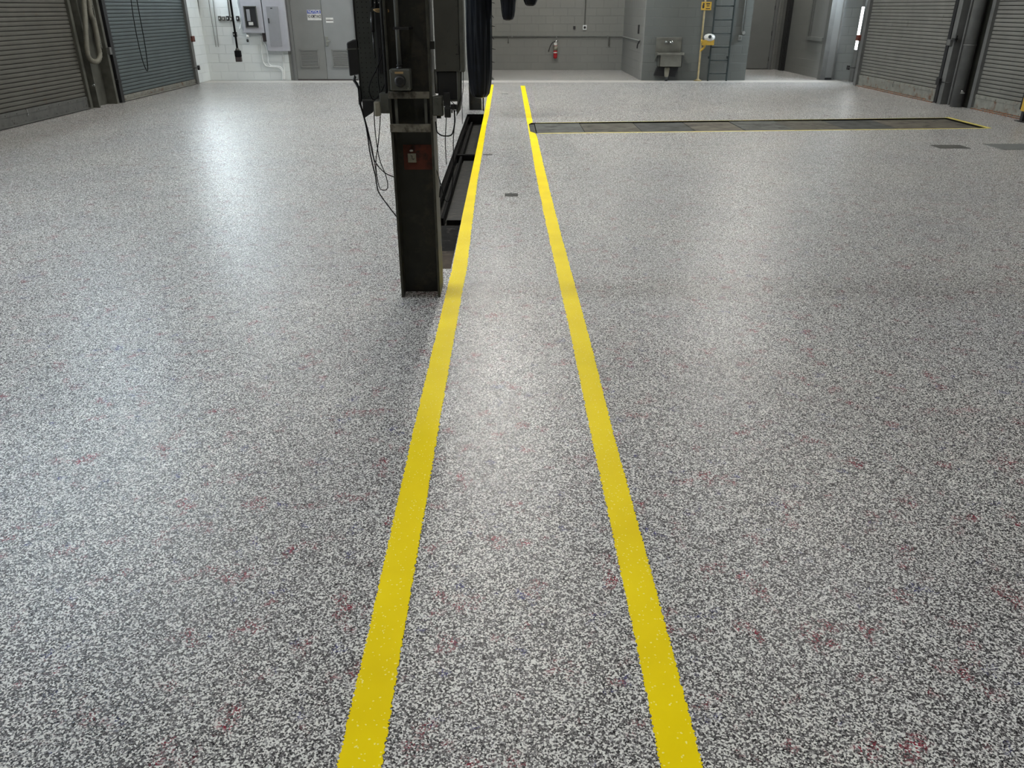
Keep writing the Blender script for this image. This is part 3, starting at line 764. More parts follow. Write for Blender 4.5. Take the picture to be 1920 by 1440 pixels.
# row of switches
labs = ['leftmost small switch in the row on the pale back wall', 'grey double switch with a white lower edge on the pale wall', 'dark switch in the middle of the row on the pale wall',
        'small grey switch behind the grey conduit on the pale wall', 'rightmost dark switch, beside the open breaker box']
for k, (px, m) in enumerate((((409, 30, 414, 39), BOXG), ((415.5, 31, 422, 39), PIPEG), ((424, 30, 429, 39), INK), ((431, 31, 434.5, 40), BOXG), ((442.5, 30, 448, 39), INK))):
    t, (x0, x1, z0, z1, yf) = wallbox('wall_switch', px, .05, m, labs[k], 'switch', bev=.004)
    MB().box(x0 - .008, x1 + .008, YB - .02, YB, z0 - .012, z1 + .012, None, .003).build('plate', PIPEW, t)
    MB().box((x0 + x1) / 2 - .008, (x0 + x1) / 2 + .008, yf - .012, yf, (z0 + z1) / 2 - .02, (z0 + z1) / 2 + .02).build('toggle', PIPEW if k != 1 else WHITE, t)
# spigot
c = PY(464, 72, YB - .08)
t = thing('wall_tap', 'small wall tap with a black knob under the open breaker box', 'tap', c)
MB().tube([(c.x - .02, YB, c.z + .09), (c.x - .01, YB - .07, c.z + .08), (c.x + .03, YB - .09, c.z + .03)], .014, None, 8, 3).lathe((c.x + .01, YB - .08, c.z + .03), [(.035, -.01), (.028, .05)], None, 12).build('body', PIPEW, t)
MB().lathe((c.x, YB - .09, c.z - .06), [(.02, -.02), (.028, .01), (.02, .05)], None, 12).build('knob', INK, t)
# small black conduit box behind the hanging cable
t, (x0, x1, z0, z1, yf) = wallbox('junction_box', (436.5, 60, 443, 69), .06, INK, 'small black junction box on the pale wall behind the hanging cable', 'junction box')
MB().lathe(((x0 + x1) / 2, yf, (z0 + z1) / 2), [(.022, 0), (.018, -.012)], None, 12, 'Y').build('knockout', PIPEW, t)
# hanging pendant outlet
Yp = 18.6
t = thing('pendant_outlet', 'black pendant outlet hanging from the ceiling by a thick black cable', 'pendant', PY(447, 116, Yp))
a, b = PY(434, 0, Yp), PY(445.5, 95, Yp)
tx = b.x
MB().tube([(tx, Yp, ZC), (tx, Yp, b.z)], .022, None, 10).build('cable', CABLE, t)
x0, x1, z0, z1 = rectY(441.5, 95, 452.5, 116, Yp - .05)
xo = tx - (x0 + x1) / 2
MB().box(x0 + xo, x1 + xo, Yp - .05, Yp + .05, z0 + .10, z1, None, .012).build('outlet_box', CABLE, t)
MB().box(x0 + xo + .003, x1 + xo - .003, Yp - .045, Yp + .045, z0, z0 + .10, None, .01).build('socket_face', BROWN, t)
MB().lathe((tx, Yp, z1 + .0), [(.05, 0), (.03, .05)], None, 14).build('cord_grip', BOXG, t)

# ------------------------------------------------------------------ alcove
Yv = YA
P0, P1 = PY(917, 69, Yv - .03), PY(1164, 68, Yv - .03)
t = thing('wall_pipe', 'thin horizontal pipe along the alcove walls at waist height', 'pipe', (P0 + P1) / 2)
Pz = (P0.z + P1.z) / 2
xe, pe = 3.262, PX(1200, 75, 3.262)
MB().tube([(-.43, Yv - .03, Pz), (3.24, Yv - .03, Pz), (xe, Yv - .06, Pz), (xe, pe.y, Pz)], .018, None, 10).build('pipe', PIPES, t)
for x in (0.15, 1.4, 2.85):
    MB().box(x - .02, x + .02, Yv - .05, Yv, Pz - .035, Pz + .035, None, .004).build('clip', PIPES, t)
for k, (px, lab) in enumerate((((953, 70, 953, 81), 'short drop rod under the alcove pipe, near its left end'), ((1142, 67, 1142, 86), 'thin drop rod under the alcove pipe, near its right corner'))):
    a, b = PY(px[0], px[1], Yv - .06), PY(px[2], px[3], Yv - .06)
    tag(MB().tube([(a.x, Yv - .06, Pz), (a.x, Yv - .06, b.z)], .012, None, 8).lathe((a.x, Yv - .06, b.z + .03), [(.018, -.035), (.022, 0), (.016, .02)], None, 8).build('drop_rod', BOXG), lab, 'rod')
a = PX(1199, 78, 3.24); b = PX(1195, 90, 3.24)
tag(MB().tube([(3.24, a.y, Pz), (3.22, (a.y + b.y) / 2, (Pz + b.z) / 2), (3.235, b.y, b.z)], .016, None, 8, 4).build('hook', INK), 'black hook hanging at the near end of the alcove side pipe', 'hook')
t, _ = wallbox('wall_outlet', (1075, 49, 1079, 55), .04, INK, 'small black outlet on the alcove back wall, left of the round box', 'outlet', YA, .003)
t, (x0, x1, z0, z1, yf) = wallbox('conduit_box', (1093, 47, 1100, 56), .05, PIPEW, 'small round-faced pale box at the foot of the alcove conduit', 'junction box', YA, .008)
MB().lathe(((x0 + x1) / 2, yf, (z0 + z1) / 2), [(.035, 0), (.03, -.015)], None, 14, 'Y').build('knob', INK, t)
xc = (x0 + x1) / 2
tag(MB().tube([(xc, YA - .025, z1), (xc, YA - .025, ZC)], .014, None, 8).build('conduit', PIPES), 'thin vertical conduit on the alcove back wall above the round-faced box', 'conduit')
c = PX(1197.5, 55, 3.27)
tag(MB().box(3.25, 3.284, c.y - .04, c.y + .04, c.z - .10, c.z + .10, None, .004).build('wall_switch', INK), 'black switch on the alcove side wall near the corner', 'switch')
# fire extinguisher
c = PY(1041, 110, YA - .1); ct = PY(1041, 85, YA - .1)
t = thing('fire_extinguisher', 'red fire extinguisher with a black hose hung on the alcove wall', 'fire extinguisher', (c.x, YA - .1, c.z))
r = .055; h = ct.z - c.z
MB().lathe((c.x, YA - .1, c.z), [(.02, 0), (r * .9, .015), (r, .05), (r, h - .04), (r * .8, h), (.025, h + .03)], None, 24).build('cylinder', RED, t)
MB().lathe((c.x, YA - .1, c.z), [(r + .002, h * .62), (r + .002, h * .95)], None, 24).build('upper_label', CREAM, t)
MB().lathe((c.x, YA - .1, c.z), [(r + .002, h * .42), (r + .002, h * .50)], None, 24).build('lower_label', WHITE, t)
MB().box(c.x - .05, c.x + .035, YA - .17, YA - .10, c.z + h + .0, c.z + h + .07, None, .008).build('inspection_tag', WHITE, t)
MB().tube([(c.x, YA - .1, c.z + h), (c.x, YA - .1, c.z + h + .09)], .02, None, 10).tube([(c.x - .04, YA - .1, c.z + h + .09), (c.x + .02, YA - .1, c.z + h + .12), (c.x + .08, YA - .1, c.z + h + .11)], .012).build('valve', CHROME, t)
hp = [PY(x, y, YA - .12) for x, y in ((1041, 79), (1036, 80), (1032, 86), (1030, 92), (1028.5, 97))]
MB().tube(hp, [.011, .011, .011, .012, .018], None, 8, 4).build('hose', INK, t)
MB().box(c.x - .03, c.x + .03, YA - .05, YA, c.z + .1, c.z + h + .1).build('bracket', BOXG, t)
# dark wedge at left of the alcove mouth
c = G(921, 149)
tag(MB().prism([(c.x - .1, c.y - .1, 0), (c.x + .08, c.y - .1, 0), (c.x - .02, c.y - .1, .12), (c.x - .1, c.y - .1, .14)], (0, .18, 0)).build('floor_wedge', BOXG), 'small dark wedge on the floor at the left mouth of the alcove', 'wedge')

# ------------------------------------------------------------------ hand sink
YS = YB - .08
x0, x1, z0, z1 = rectY(1230, 70, 1277.5, 96, YS - .03)
t = thing('hand_sink', 'stainless steel wall sink with a tall back splash', 'sink', ((x0 + x1) / 2, YS, z0))
MB().box(x0, x1, YS - .03, YS, z0 - .05, z1, None, .004).box(x0, x1, YS - .05, YS - .03, z1 - .05, z1, None, .004).build('back_splash', STEEL, t)
dpt = .36; rz = z0 - .02
o = MB(); o.box(x0 - .01, x1 + .02, YS - .03 - dpt, YS - dpt + .01, rz - .05, rz, None, .008)
o.box(x0 - .01, x0 + .03, YS - dpt, YS - .03, rz - .03, rz, None, .004).box(x1 - .02, x1 + .02, YS - dpt, YS - .03, rz - .03, rz, None, .004)
o.build('rim', STEEL, t)
zb_ = PY(1256, 126, YS - dpt).z
o = MB()
o.box(x0 + .06, x1 - .02, YS - dpt, YS - dpt + .012, zb_, rz - .03).box(x0 + .06, x0 + .072, YS - dpt, YS - .03, zb_, rz - .03).box(x1 - .032, x1 - .02, YS - dpt, YS - .03, zb_, rz - .03)
o.box(x0 + .06, x1 - .02, YS - dpt, YS - .03, zb_, zb_ + .012).build('basin', STEEL, t)
xm = (x0 + x1) / 2
MB().box(xm - .11, xm + .11, YS - .06, YS - .03, z0 + .16, z0 + .20, None, .006).tube([(xm - .07, YS - .06, z0 + .18), (xm - .07, YS - .09, z0 + .2), (xm - .07, YS - .09, z0 + .23)], .014).tube(
    [(xm + .07, YS - .06, z0 + .18), (xm + .07, YS - .09, z0 + .2), (xm + .07, YS - .09, z0 + .23)], .014).tube(
    [(xm, YS - .05, z0 + .18), (xm, YS - .1, z0 + .24), (xm, YS - .2, z0 + .22), (xm, YS - .21, z0 + .17)], .013, None, 8, 4).build('faucet', CHROME, t)
MB().prism([(x0 + .06, YS, zb_ - .02), (x1 - .04, YS, zb_ - .02), (x1 - .10, YS, .09), (x0 + .0, YS, .12)], (0, -.10, 0)).build('wall_bracket', BLACK, t)
MB().lathe((xm - .02, YS - .17, 0), [(.035, .09), (.05, .12), (.065, zb_ - .05), (.05, zb_)], None, 16).build('drain_cup', CREAM, t)
MB().lathe((xm - .02, YS - .17, 0), [(.03, 0), (.03, .09)], None, 12).build('drain_pipe', BLACK, t)
MB().prism([(x0 - .005, YS - .03, rz - .03), (x0 - .005, YS - dpt, rz - .03), (x0 - .005, YS - .03, rz - .2)], (.015, 0, 0)).build('side_gusset', STEEL, t)

# ------------------------------------------------------------------ eyewash station
YE = YS - .14
c = PY(1324, 70, YE)
t = thing('eyewash_station', 'yellow emergency eyewash station with a white bowl beside the ladder', 'eyewash', (c.x, YE, 0))
top = PY(1325, 30, YE); bot = PY(1311, 150, YE); mid = PY(1318, 95, YE)
pxx = PY(1317, 60, YE).x
MB().lathe((pxx, YE, 0), [(.10, 0), (.10, .015), (.05, .03), (.025, .06), (.022, 1.0), (.022, 2.6)], None, 16).build('pipe', TANPIPE, t)
MB().lathe((c.x + .05, YE - .12, c.z - .02), [(.03, -.08), (.10, -.04), (.125, .0), (.13, .04), (.10, .08), (.04, .10)], None, 24).build('bowl', WHITE, t)
MB().lathe((c.x + .03, YE - .25, c.z + .02), [(.04, 0), (.03, -.02)], None, 16, 'Y').build('bowl_drain', LADDER, t)
x0, x1, z0, z1 = rectY(1316, 75, 1339, 85, YE - .18)
MB().box(x0, x1, YE - .19, YE - .16, z0, z1, None, .012).tube([(pxx, YE, (z0 + z1) / 2), ((x0 + x1) / 2, YE - .17, (z0 + z1) / 2)], .02).build('push_paddle', YELP, t)
MB().tube([(pxx, YE, c.z - .05), (pxx + .03, YE - .08, c.z - .14), (pxx + .06, YE - .1, c.z - .20), (pxx, YE, c.z - .30)], .025, None, 10, 4).build('trap', YELP, t)
x0, x1, z0, z1 = rectY(1315, 3.5, 1334, 19, YE - .03)
t = thing('eyewash_sign', 'small square yellow sign on the pipe of the eyewash station', 'sign', ((x0 + x1) / 2, YE - .03, z0))
MB().box(x0, x1, YE - .034, YE - .028, z0, z1, None, .002).build('board', YELP, t)
w, hh = x1 - x0, z1 - z0
o = MB(); o.box(x0 + .10 * w, x0 + .30 * w, YE - .036, YE - .034, z0 + .22 * hh, z0 + .62 * hh).lathe((x0 + .22 * w, YE - .034, z0 + .74 * hh), [(.022, 0), (.02, -.002)], None, 12, 'Y')
o.box(x0 + .46 * w, x0 + .84 * w, YE - .036, YE - .034, z0 + .70 * hh, z0 + .84 * hh).box(x0 + .52 * w, x0 + .80 * w, YE - .036, YE - .034, z0 + .46 * hh, z0 + .56 * hh).box(x0 + .46 * w, x0 + .88 * w, YE - .036, YE - .034, z0 + .14 * hh, z0 + .24 * hh)
o.build('pictogram', INK, t)

# ------------------------------------------------------------------ ladder
YLd = YS - .16
xl = PY(1331, 110, YLd).x; xr_ = PY(1366, 110, YLd).x
t = thing('wall_ladder', 'dark teal-grey steel ladder fixed upright on the wall beside the eyewash', 'ladder', ((xl + xr_) / 2, YLd, 0))
for x in (xl, xr_):
    MB().box(x - .012, x + .012, YLd - .035, YLd + .035, 0, ZC - .1, None, .003).build('rail', LADDER, t)
zr = PY(1345, 138, YLd).z; k = 0
while zr < ZC - .2:
    MB().tube([(xl, YLd, zr), (xr_, YLd, zr)], .012, None, 8).build('rung', LADDER, t); zr += .295
for z in (.5, 1.95, 3.4):
    for x in (xl, xr_):
        MB().box(x - .01, x + .01, YLd + .03, YS, z, z + .05).build('standoff', LADDER, t)
# conduit with outlet right of ladder
t, (x0, x1, z0, z1, yf) = wallbox('conduit_box', (1384.5, 66, 1391, 76), .06, PIPES, 'small grey outlet box at the foot of the conduit right of the ladder', 'junction box', YS, .006)
MB().box((x0 + x1) / 2 - .02, (x0 + x1) / 2 + .02, yf - .004, yf, z0 + .03, z1 - .03).build('socket', BOXG, t)
xa = (x0 + x1) / 2 + .02
tag(MB().tube([(xa, YS - .03, z1), (xa, YS - .03, ZC)], .017, None, 8).build('conduit', PIPES), 'thicker vertical conduit right of the ladder, above the small outlet box', 'conduit')
c = PY(1394, 62, YS - .04)
t = thing('round_box', 'small round grey box beside the outlet right of the ladder', 'junction box', c)
MB().lathe((c.x, YS, c.z), [(.045, 0), (.045, -.04), (.035, -.05)], None, 16, 'Y').build('housing', PIPES, t)
tag(MB().tube([(c.x, YS - .02, c.z + .04), (c.x, YS - .02, ZC)], .012, None, 8).build('conduit', PIPES), 'thinner vertical conduit right of the ladder, above the small round box', 'conduit')

# ------------------------------------------------------------------ main steel post
CY = 4.51
t = thing('steel_post', 'dark H-section steel post standing in the foreground left of the yellow line', 'post', (-.532, CY + .12, 0))
cx0, cx1 = -.650, -.412
POST = t
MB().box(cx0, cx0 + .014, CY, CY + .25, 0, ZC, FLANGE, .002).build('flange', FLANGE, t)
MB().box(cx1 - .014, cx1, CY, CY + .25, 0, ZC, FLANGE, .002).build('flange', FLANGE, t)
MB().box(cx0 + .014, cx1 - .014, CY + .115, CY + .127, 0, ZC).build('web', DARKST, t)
for (ya, yb) in ((172, 185), (233, 248)):
    x0, x1, z0, z1 = rectY(734, ya, 806, yb, CY - .02)
    MB().box(cx0 + .0, cx1 - .012, CY - .022, CY + .0, z0, z1, None, .004).build('crossbar', WOOD, t)
z2, z3 = PY(770, 233, CY).z, PY(770, 185, CY).z
MB().box(cx0 + .03, cx0 + .045, CY + .01, CY + .03, z2, z3).build('inner_frame', BOXG, t)
MB().box(cx1 - .045, cx1 - .03, CY + .01, CY + .03, z2, z3).build('inner_frame', BOXG, t)
x0, x1, z0, z1 = rectY(757, 278, 807, 318, CY + .113)
MB().box(x0, cx1 - .0145, CY + .112, CY + .115, z0, z1 + .02).build('red_patch', REDP, t)
# card on the red patch
x0, x1, z0, z1 = rectY(764.5, 288, 780.5, 305, CY + .10)
t = thing('outlet_plate', 'small cream plate with a hook mark on the red patch of the post', 'plate', ((x0 + x1) / 2, CY + .1, z0))
MB().box(x0, x1, CY + .100, CY + .112, z0, z1, None, .003).build('plate', CREAM, t)
MB().tube([(x0 + .018, CY + .098, z1 - .012), (x0 + .026, CY + .098, z1 - .014), (x0 + .026, CY + .098, z0 + .022), (x0 + .034, CY + .098, z0 + .018), (x0 + .036, CY + .098, z0 + .026)], .0018, None, 6, 3).build('hook_mark', BROWN, t)
MB().lathe(((x0 + x1) / 2 - .002, CY + .105, z1 + .012), [(.010, 0), (.010, .006), (.006, .009)], None, 12, 'Z').build('top_screw', WHITE, t)

# second post farther back
P2 = 14.17
t = thing('steel_post', 'dark steel post farther back, its foot showing below the hanging plastic-wrapped bundle', 'post', (-.55, P2 + .1, 0))
MB().box(-.655, -.643, P2, P2 + .25, 0, ZC).box(-.452, -.44, P2, P2 + .25, 0, ZC).build('flange', FLANGE, t)
MB().box(-.643, -.452, P2 + .08, P2 + .09, 0, ZC).build('web', DARKST, t)
tag(MB().tube([(-.41, P2 - .02, 0), (-.41, P2 - .02, ZC)], .012, None, 8).build('pipe', CABLE), 'thin black pipe standing at the right of the farther post', 'pipe')

# push-button box on the post
x0, x1, z0, z1 = rectY(731, 130, 769, 170, CY - .09)
t = thing('control_box', 'grey control box with a round black button, fixed to the front of the post', 'control box', ((x0 + x1) / 2, CY - .05, z0))
MB().box(x0, x1, CY - .09, CY - .0, z0, z1, None, .006).build('housing', BOXG, t)
xm, zm = (x0 + x1) / 2 + .001, (z0 + z1) / 2 - .004
MB().lathe((xm, CY - .09, zm), [(.030, 0), (.030, -.008), (.026, -.016), (.016, -.018)], None, 28, 'Y').build('button', BLACK, t)
MB().box(x0 + .028, x1 - .035, CY - .0915, CY - .09, z1 - .022, z1 - .012).build('label_strip', TAPE, t)
MB().lathe((x0 + .012, CY - .09, z1 - .012), [(.004, 0), (.003, -.003)], None, 8, 'Y').build('screw', STEEL, t)
MB().lathe((x1 - .012, CY - .09, z0 + .012), [(.004, 0), (.003, -.003)], None, 8, 'Y').build('screw', STEEL, t)
# conduit into box
xc = PY(741, 60, CY - .04).x
t = thing('conduit', 'pale grey conduit running down into the push-button box on the post', 'conduit', (xc, CY - .04, z1))
MB().tube([(xc + .012, CY - .04, z1 - .001), (xc + .012, CY - .04, ZC)], .0125, None, 14).build('pipe', PIPEG, t)
MB().lathe((xc + .012, CY - .04, z1), [(.017, 0), (.017, .006), (.014, .007), (.014, .014), (.017, .015), (.017, .021)], None, 14).build('fitting', BLACK, t)
zc_ = PY(742, 53, CY - .04).z
MB().box(xc - .008, xc + .075, CY - .056, CY - .03, zc_ - .006, zc_ + .006, None, .002).box(xc + .06, xc + .075, CY - .05, CY + .115, zc_ - .005, zc_ + .005).build('clamp', BLACK, t)

# thin pipes left of the post
YPp = CY + .06
xq = PY(716, 30, YPp).x
tag(MB().tube([(xq, YPp, PY(722, 140, YPp).z), (xq, YPp, ZC)], .0065, None, 8).build('pipe', PIPEG), 'thin pale pipe running up in front of the pegboard', 'pipe')
xq2 = PY(724.5, 80, YPp).x
tag(MB().tube([(xq2, YPp, PY(727, 170, YPp).z), (xq2, YPp, ZC)], .008, None, 8).build('pipe', BOXG), 'thin dark pipe between the pale pipe and the post flange', 'pipe')
xq3 = PY(731, 60, CY).x
tag(MB().tube([(cx0 - .012, CY + .03, 1.15), (cx0 - .012, CY + .03, ZC)], .009, None, 8).build('pipe', BLACK), 'black pipe hugging the left flange of the post', 'pipe')

# pegboard
YG = CY + .17
x0, x1, z0, z1 = rectY(670, -260, 734, 186, YG)
x0 = PY(670.5, 90, YG).x; x1 = cx0 - .001; z0 = PY(700, 186, YG).z; z1 = 2.3
t = thing('pegboard', 'dark perforated pegboard fixed to the left side of the post', 'pegboard', ((x0 + x1) / 2, YG, z0))
o = MB(); o.box(x0, x1, YG, YG + .008, z0, z1)
zz = z0 + .014; row = 0
PEGB = t
while zz < 1.75:
    xx = x0 + .016
    while xx < x1 - .01:
        o.lathe((xx, YG, zz), [(.0028, .0), (.0028, -.0004)], HOLE, 8, 'Y'); xx += .0254
    zz += .0254
o.mats[0] = PEG if o.mats and o.mats[0] is None else o.mats[0]
# box above used material slot 0 before HOLE existed; keep board first
bd = o
me_board = bd.build('board', None, t)
me_board.data.materials.clear()
me_board.data.materials.append(PEG); me_board.data.materials.append(HOLE)
for p in me_board.data.polygons:
    p.material_index = 0 if p.area > .001 or len(p.vertices) == 4 and p.area > .0004 else 1
MB().box(x0 - .002, x1, YG - .022, YG + .01, z0 - .010, z0, None, .002).build('bottom_ledge', PIPEG, t)
MB().box(x0 - .006, x0, YG - .006, YG + .012, z0, z1).build('edge_strip', BLACK, t)
MB().box(x0 + .11, x0 + .135, YG - .012, YG, 1.27, z1, None, .003).build('wiring_duct', BLACK, t)

# black pouch at far left of pegboard
x0, x1, z0, z1 = rectY(650, 73, 673, 143, YG)
t = thing('black_pouch', 'black pouch hanging off the left edge of the pegboard', 'pouch', ((x0 + x1) / 2, YG, z0))
POUCH = t
o = MB()
a, b, c_, d_ = PY(649, 80, YG), PY(674, 73, YG), PY(675, 139, YG), PY(655, 143, YG)
o.prism([d_, c_, b, (b + a) / 2 + Vector((0, 0, .006)), a], (0, .05, 0))
ob = o.build('body', BLACK, t)
md = ob.modifiers.new('bevel', 'BEVEL'); md.width = .008; md.segments = 3
MB().prism([PY(650, 91, YG) + Vector((0, -.004, 0)), PY(674, 90, YG) + Vector((0, -.004, 0)), PY(674, 92.5, YG) + Vector((0, -.004, 0)), PY(650, 93.5, YG) + Vector((0, -.004, 0))], (0, .005, 0)).build('strap', BOXG, t)

# yellowish ring / coiled cord with nozzles on the pegboard
Yr = YG - .03
c = PY(712, 19, Yr)
t = thing('rubber_band_loop', 'tan rubber loop hooked around the thin pipes high on the pegboard', 'loop', c)
pts = [PY(x, y, Yr - (.05 if k % 2 else .05)) for k, (x, y) in enumerate(((700, 18), (706, 17), (716, 17), (724, 17), (728, 19), (728, 22), (723, 23.5), (714, 22), (706, 22), (700, 18)))]
MB().tube(pts, .0028, None, 8, 4).build('loop', TAPE, t)
MB().tube([PY(700, 18, Yr - .05), PY(706, 19.5, Yr - .055), PY(712, 19.5, Yr - .055), PY(716, 18, Yr - .05)], .002, None, 6, 4).build('inner_strand', TAPE, t)
t = thing('plug_cluster', 'cluster of black connectors with two bright tips at the top of the pegboard', 'plug', PY(704, 10, Yr))
for (x, y0_, y1_) in ((697, -30, 14), (704, -30, 20), (710, -30, 8)):
    MB().tube([PY(x, y1_, Yr), PY(x - 1, y0_, Yr)], [.008, .012], None, 12).build('connector', BLACK, t)
for (x, y) in ((702.5, 5), (710.5, 5)):
    MB().lathe(PY(x, y, Yr - .03), [(.003, .0), (.0022, -.006)], None, 10, 'Y').build('bright_tip', WHITE, t)
t = thing('screwdriver', 'long black tool hanging on the pegboard below the tan loop', 'tool', PY(702, 95, Yr))
MB().tube([PY(697, 22, Yr), PY(699, 60, Yr)], .010, None, 12).build('handle', BLACK, t)
MB().tube([PY(699, 60, Yr), PY(703, 108, Yr)], .0045, None, 8).build('shaft', BLACK, t)

# cords on the left
CORDS = []
def cord(pts, r, label, Y, m=CABLE, name='cord', dy=None, sp=6):
    P = [PY(p[0], p[1], Y + (p[2] if len(p) > 2 else 0)) for p in pts]
    CORDS.append((MB().tube(P, r, None, 8, sp).build(name, m), label))
    return CORDS[-1][0]
YC = CY - .02
cord([(726, 70), (722, 85), (716, 105), (706, 130), (696, 150), (692, 165), (694, 178), (700, 187), (708, 183), (716, 170), (724, 150), (726, 135)], .0028, 'thin black cord looping over the lower half of the pegboard', CY + .1)
cord([(712, 90), (710, 120), (709, 150), (712, 175), (702, 188)], .0025, 'thin black cord hanging straight down over the pegboard', CY + .11)
cord([(665, 141), (666, 152), (670, 158), (672, 168), (673, 180), (674, 192), (680, 212), (686, 235), (690, 260), (693, 282), (699, 310), (704, 330), (707, 350), (711, 362), (722, 378), (734, 394), (745, 408, .1)], .0035, 'thick black cord dropping from the pouch and sagging back to the post', YC)
cord([(676, 192), (682, 215), (690, 245), (697, 275), (702, 300), (712, 315), (725, 326), (741, 333, .1)], .0028, 'black cord curving into the left flange of the post from above', YC)
cord([(701, 190), (702, 225), (705, 260), (712, 300), (722, 325), (727, 345), (725, 355), (717, 356), (711, 350), (706, 325), (705, 300), (709, 270), (712, 240), (713, 218)], .0026, 'black cord hanging in a long narrow loop below the white adapter', YC)
cord([(684, 222), (690, 250), (696, 280), (702, 305), (706, 330)], .0022, 'short thin cord hanging beside the thick black cord', YC + .03)
BUNDLE = cord([(666, 143), (664, 150), (668, 156), (671, 162), (675, 170), (676, 185), (675, 196)], .008, 'thick', CY + .14, m=BLACK, name='cable_bundle'); CORDS.pop()
tag(BUNDLE, 'thick black taped bundle of cable left of the pegboard', 'cable')
# white adapter, grey boxes
x0, x1, z0, z1 = rectY(701.5, 190, 713.5, 218, YC)
ADAPT = tag(MB().box(x0, x1, YC - .01, YC + .02, z0, z1, None, .009).build('power_adapter', CREAM), 'white rounded adapter hanging below the pegboard', 'adapter')
x0, x1, z0, z1 = rectY(712, 175, 733, 213, CY + .02)
t = thing('junction_box', 'grey junction box on the left flange of the post', 'junction box', ((x0 + x1) / 2, CY + .02, z0))
MB().box(x0, cx0 - .0005, CY + .02, CY + .10, z0, z1, None, .004).build('housing', BOXG, t)
MB().box(x0 + .004, cx0 - .005, CY + .016, CY + .0195, z0 + .005, z1 - .005, None, .001).build('cover', BOXG, t)
MB().tube([(xq2, YPp, z1), (xq2, YPp, z1 + .04)], .012, None, 10).build('fitting', BLACK, t)
p = [PY(x, y, CY + .12) for x, y in ((679, 190), (700, 190), (700, 210), (684, 221), (681, 215))]
tag(MB().prism(p[::-1], (0, .03, 0)).build('black_bracket', BLACK), 'black triangular bracket under the left end of the pegboard', 'bracket')

# right side of the post: cabinet
YK = CY + .02
x0, x1, z0, z1 = rectY(820, -300, 871, 134, YK)
xa = PY(818, 134, YK).x - .002; xb = PY(871, 134, YK).x; xs = PY(862.5, 134, YK).x; zb1 = PY(845, 134, YK).z
t = thing('equipment_cabinet', 'tall narrow grey cabinet mounted on the right side of the post', 'cabinet', ((xa + xb) / 2, YK, zb1))
CABI = t
MB().box(xa, xs - .001, YK, YK + .14, zb1, 2.45, None, .003).build('body', CAB, t)
MB().box(xs + .001, xb, YK - .004, YK + .14, zb1 - .004, 2.45, None, .003).build('side_door', BOXG, t)
zl0, zl1 = PY(858, 102, YK).z, PY(858, 84, YK).z
MB().tube([(xs - .018, YK - .004, zl1), (xs - .004, YK - .010, zl1), (xs - .004, YK - .010, zl0), (xs - .018, YK - .004, zl0)], .0022, None, 8).build('latch', BLACK, t)
o = MB()
for (x, y) in ((832, 66), (839, 60), (835, 120), (858, 40), (858, 10)):
    q = PY(x, y, YK); o.lathe((q.x, YK, q.z), [(.0028, 0), (.002, -.0015)], None, 8, 'Y')
o.build('rivet', BLACK, t)
# mounting rail between cabinet and post
MB().box(cx1 + .001, xa - .004, CY + .03, CY + .06, 1.4, 1.44).box(cx1 + .001, xa, CY + .03, CY + .06, 2.1, 2.14).build('mounting_arm', DARKST, t)
# dark open box below cabinet
xa2, xb2, z0, z1 = rectY(821, 136, 857, 187, YK + .02)
t = thing('relay_box', 'black box hanging directly under the tall grey cabinet', 'box', ((xa2 + xb2) / 2, YK + .05, z0))
MB().box(xa2, xb2, YK + .02, YK + .12, z0, zb1 - .003, None, .003).build('housing', BLACK, t)
MB().box(xa2 + .03, xb2 + .004, YK + .012, YK + .12, z0 - .008, z0 - .0005).build('bottom_lip', BOXG, t)
p = [PY(857.5, 134, YK + .01), PY(866, 134, YK + .01), PY(866, 178, YK + .01), PY(864, 205, YK + .01), PY(856, 218, YK + .01), PY(858, 185, YK + .01)]
t = thing('side_plate', 'pale bent metal strip below the cabinet, tapering to its lower end', 'plate', p[0])
MB().prism(p, (0, .004, 0)).build('plate', BOXG, t)
# pipe down from cabinet area to right junction box
xq4 = PY(818, 155, CY + .05).x
tag(MB().tube([(xq4, CY + .05, 1.175), (xq4, CY + .05, 1.30)], .009, None, 10).build('pipe_stub', PIPEG), 'short grey pipe above the junction box right of the post', 'pipe')
x0, x1, z0, z1 = rectY(809, 180, 831, 218, CY + .0)
t = thing('junction_box', 'grey junction box with rounded corners on the right flange of the post', 'junction box', ((x0 + x1) / 2, CY, z0))
MB().box(cx1 + .0005, x1, CY + .0, CY + .06, z0, z1, None, .008).build('housing', BOXG, t)
MB().box(cx1 + .006, x1 - .006, CY - .004, CY, z0 + .006, z1 - .006, None, .002).build('cover', BOXG, t)
MB().lathe((cx1 + .03, CY - .004, z1 - .015), [(.003, 0), (.002, -.002)], None, 8, 'Y').build('screw', BLACK, t)
MB().lathe((cx1 + .03, CY - .004, z0 + .015), [(.003, 0), (.002, -.002)], None, 8, 'Y').build('screw', BLACK, t)
MB().tube([(cx1 + .02, CY + .03, z0 - .008), (cx1 + .045, CY + .03, z0 - .008)], .008, None, 8).build('gland', BLACK, t)
YQ = CY - .03
PLUGS = []
for (a, b, lab) in (((831.5, 173, 844, 200), None, 'upper black plug beside the right junction box'), ((833, 201, 845, 221), None, 'lower black plug beside the right junction box')):
    x0, x1, z0, z1 = rectY(*a, YQ)
    PLUGS.append(0); PLUGS[-1] = tag(MB().box(x0, x1, YQ, YQ + .035, z0, z1, None, .005).build('power_plug', BLACK), lab, 'plug')
x0, x1, z0, z1 = rectY(845, 196, 857, 209, YQ + .01)
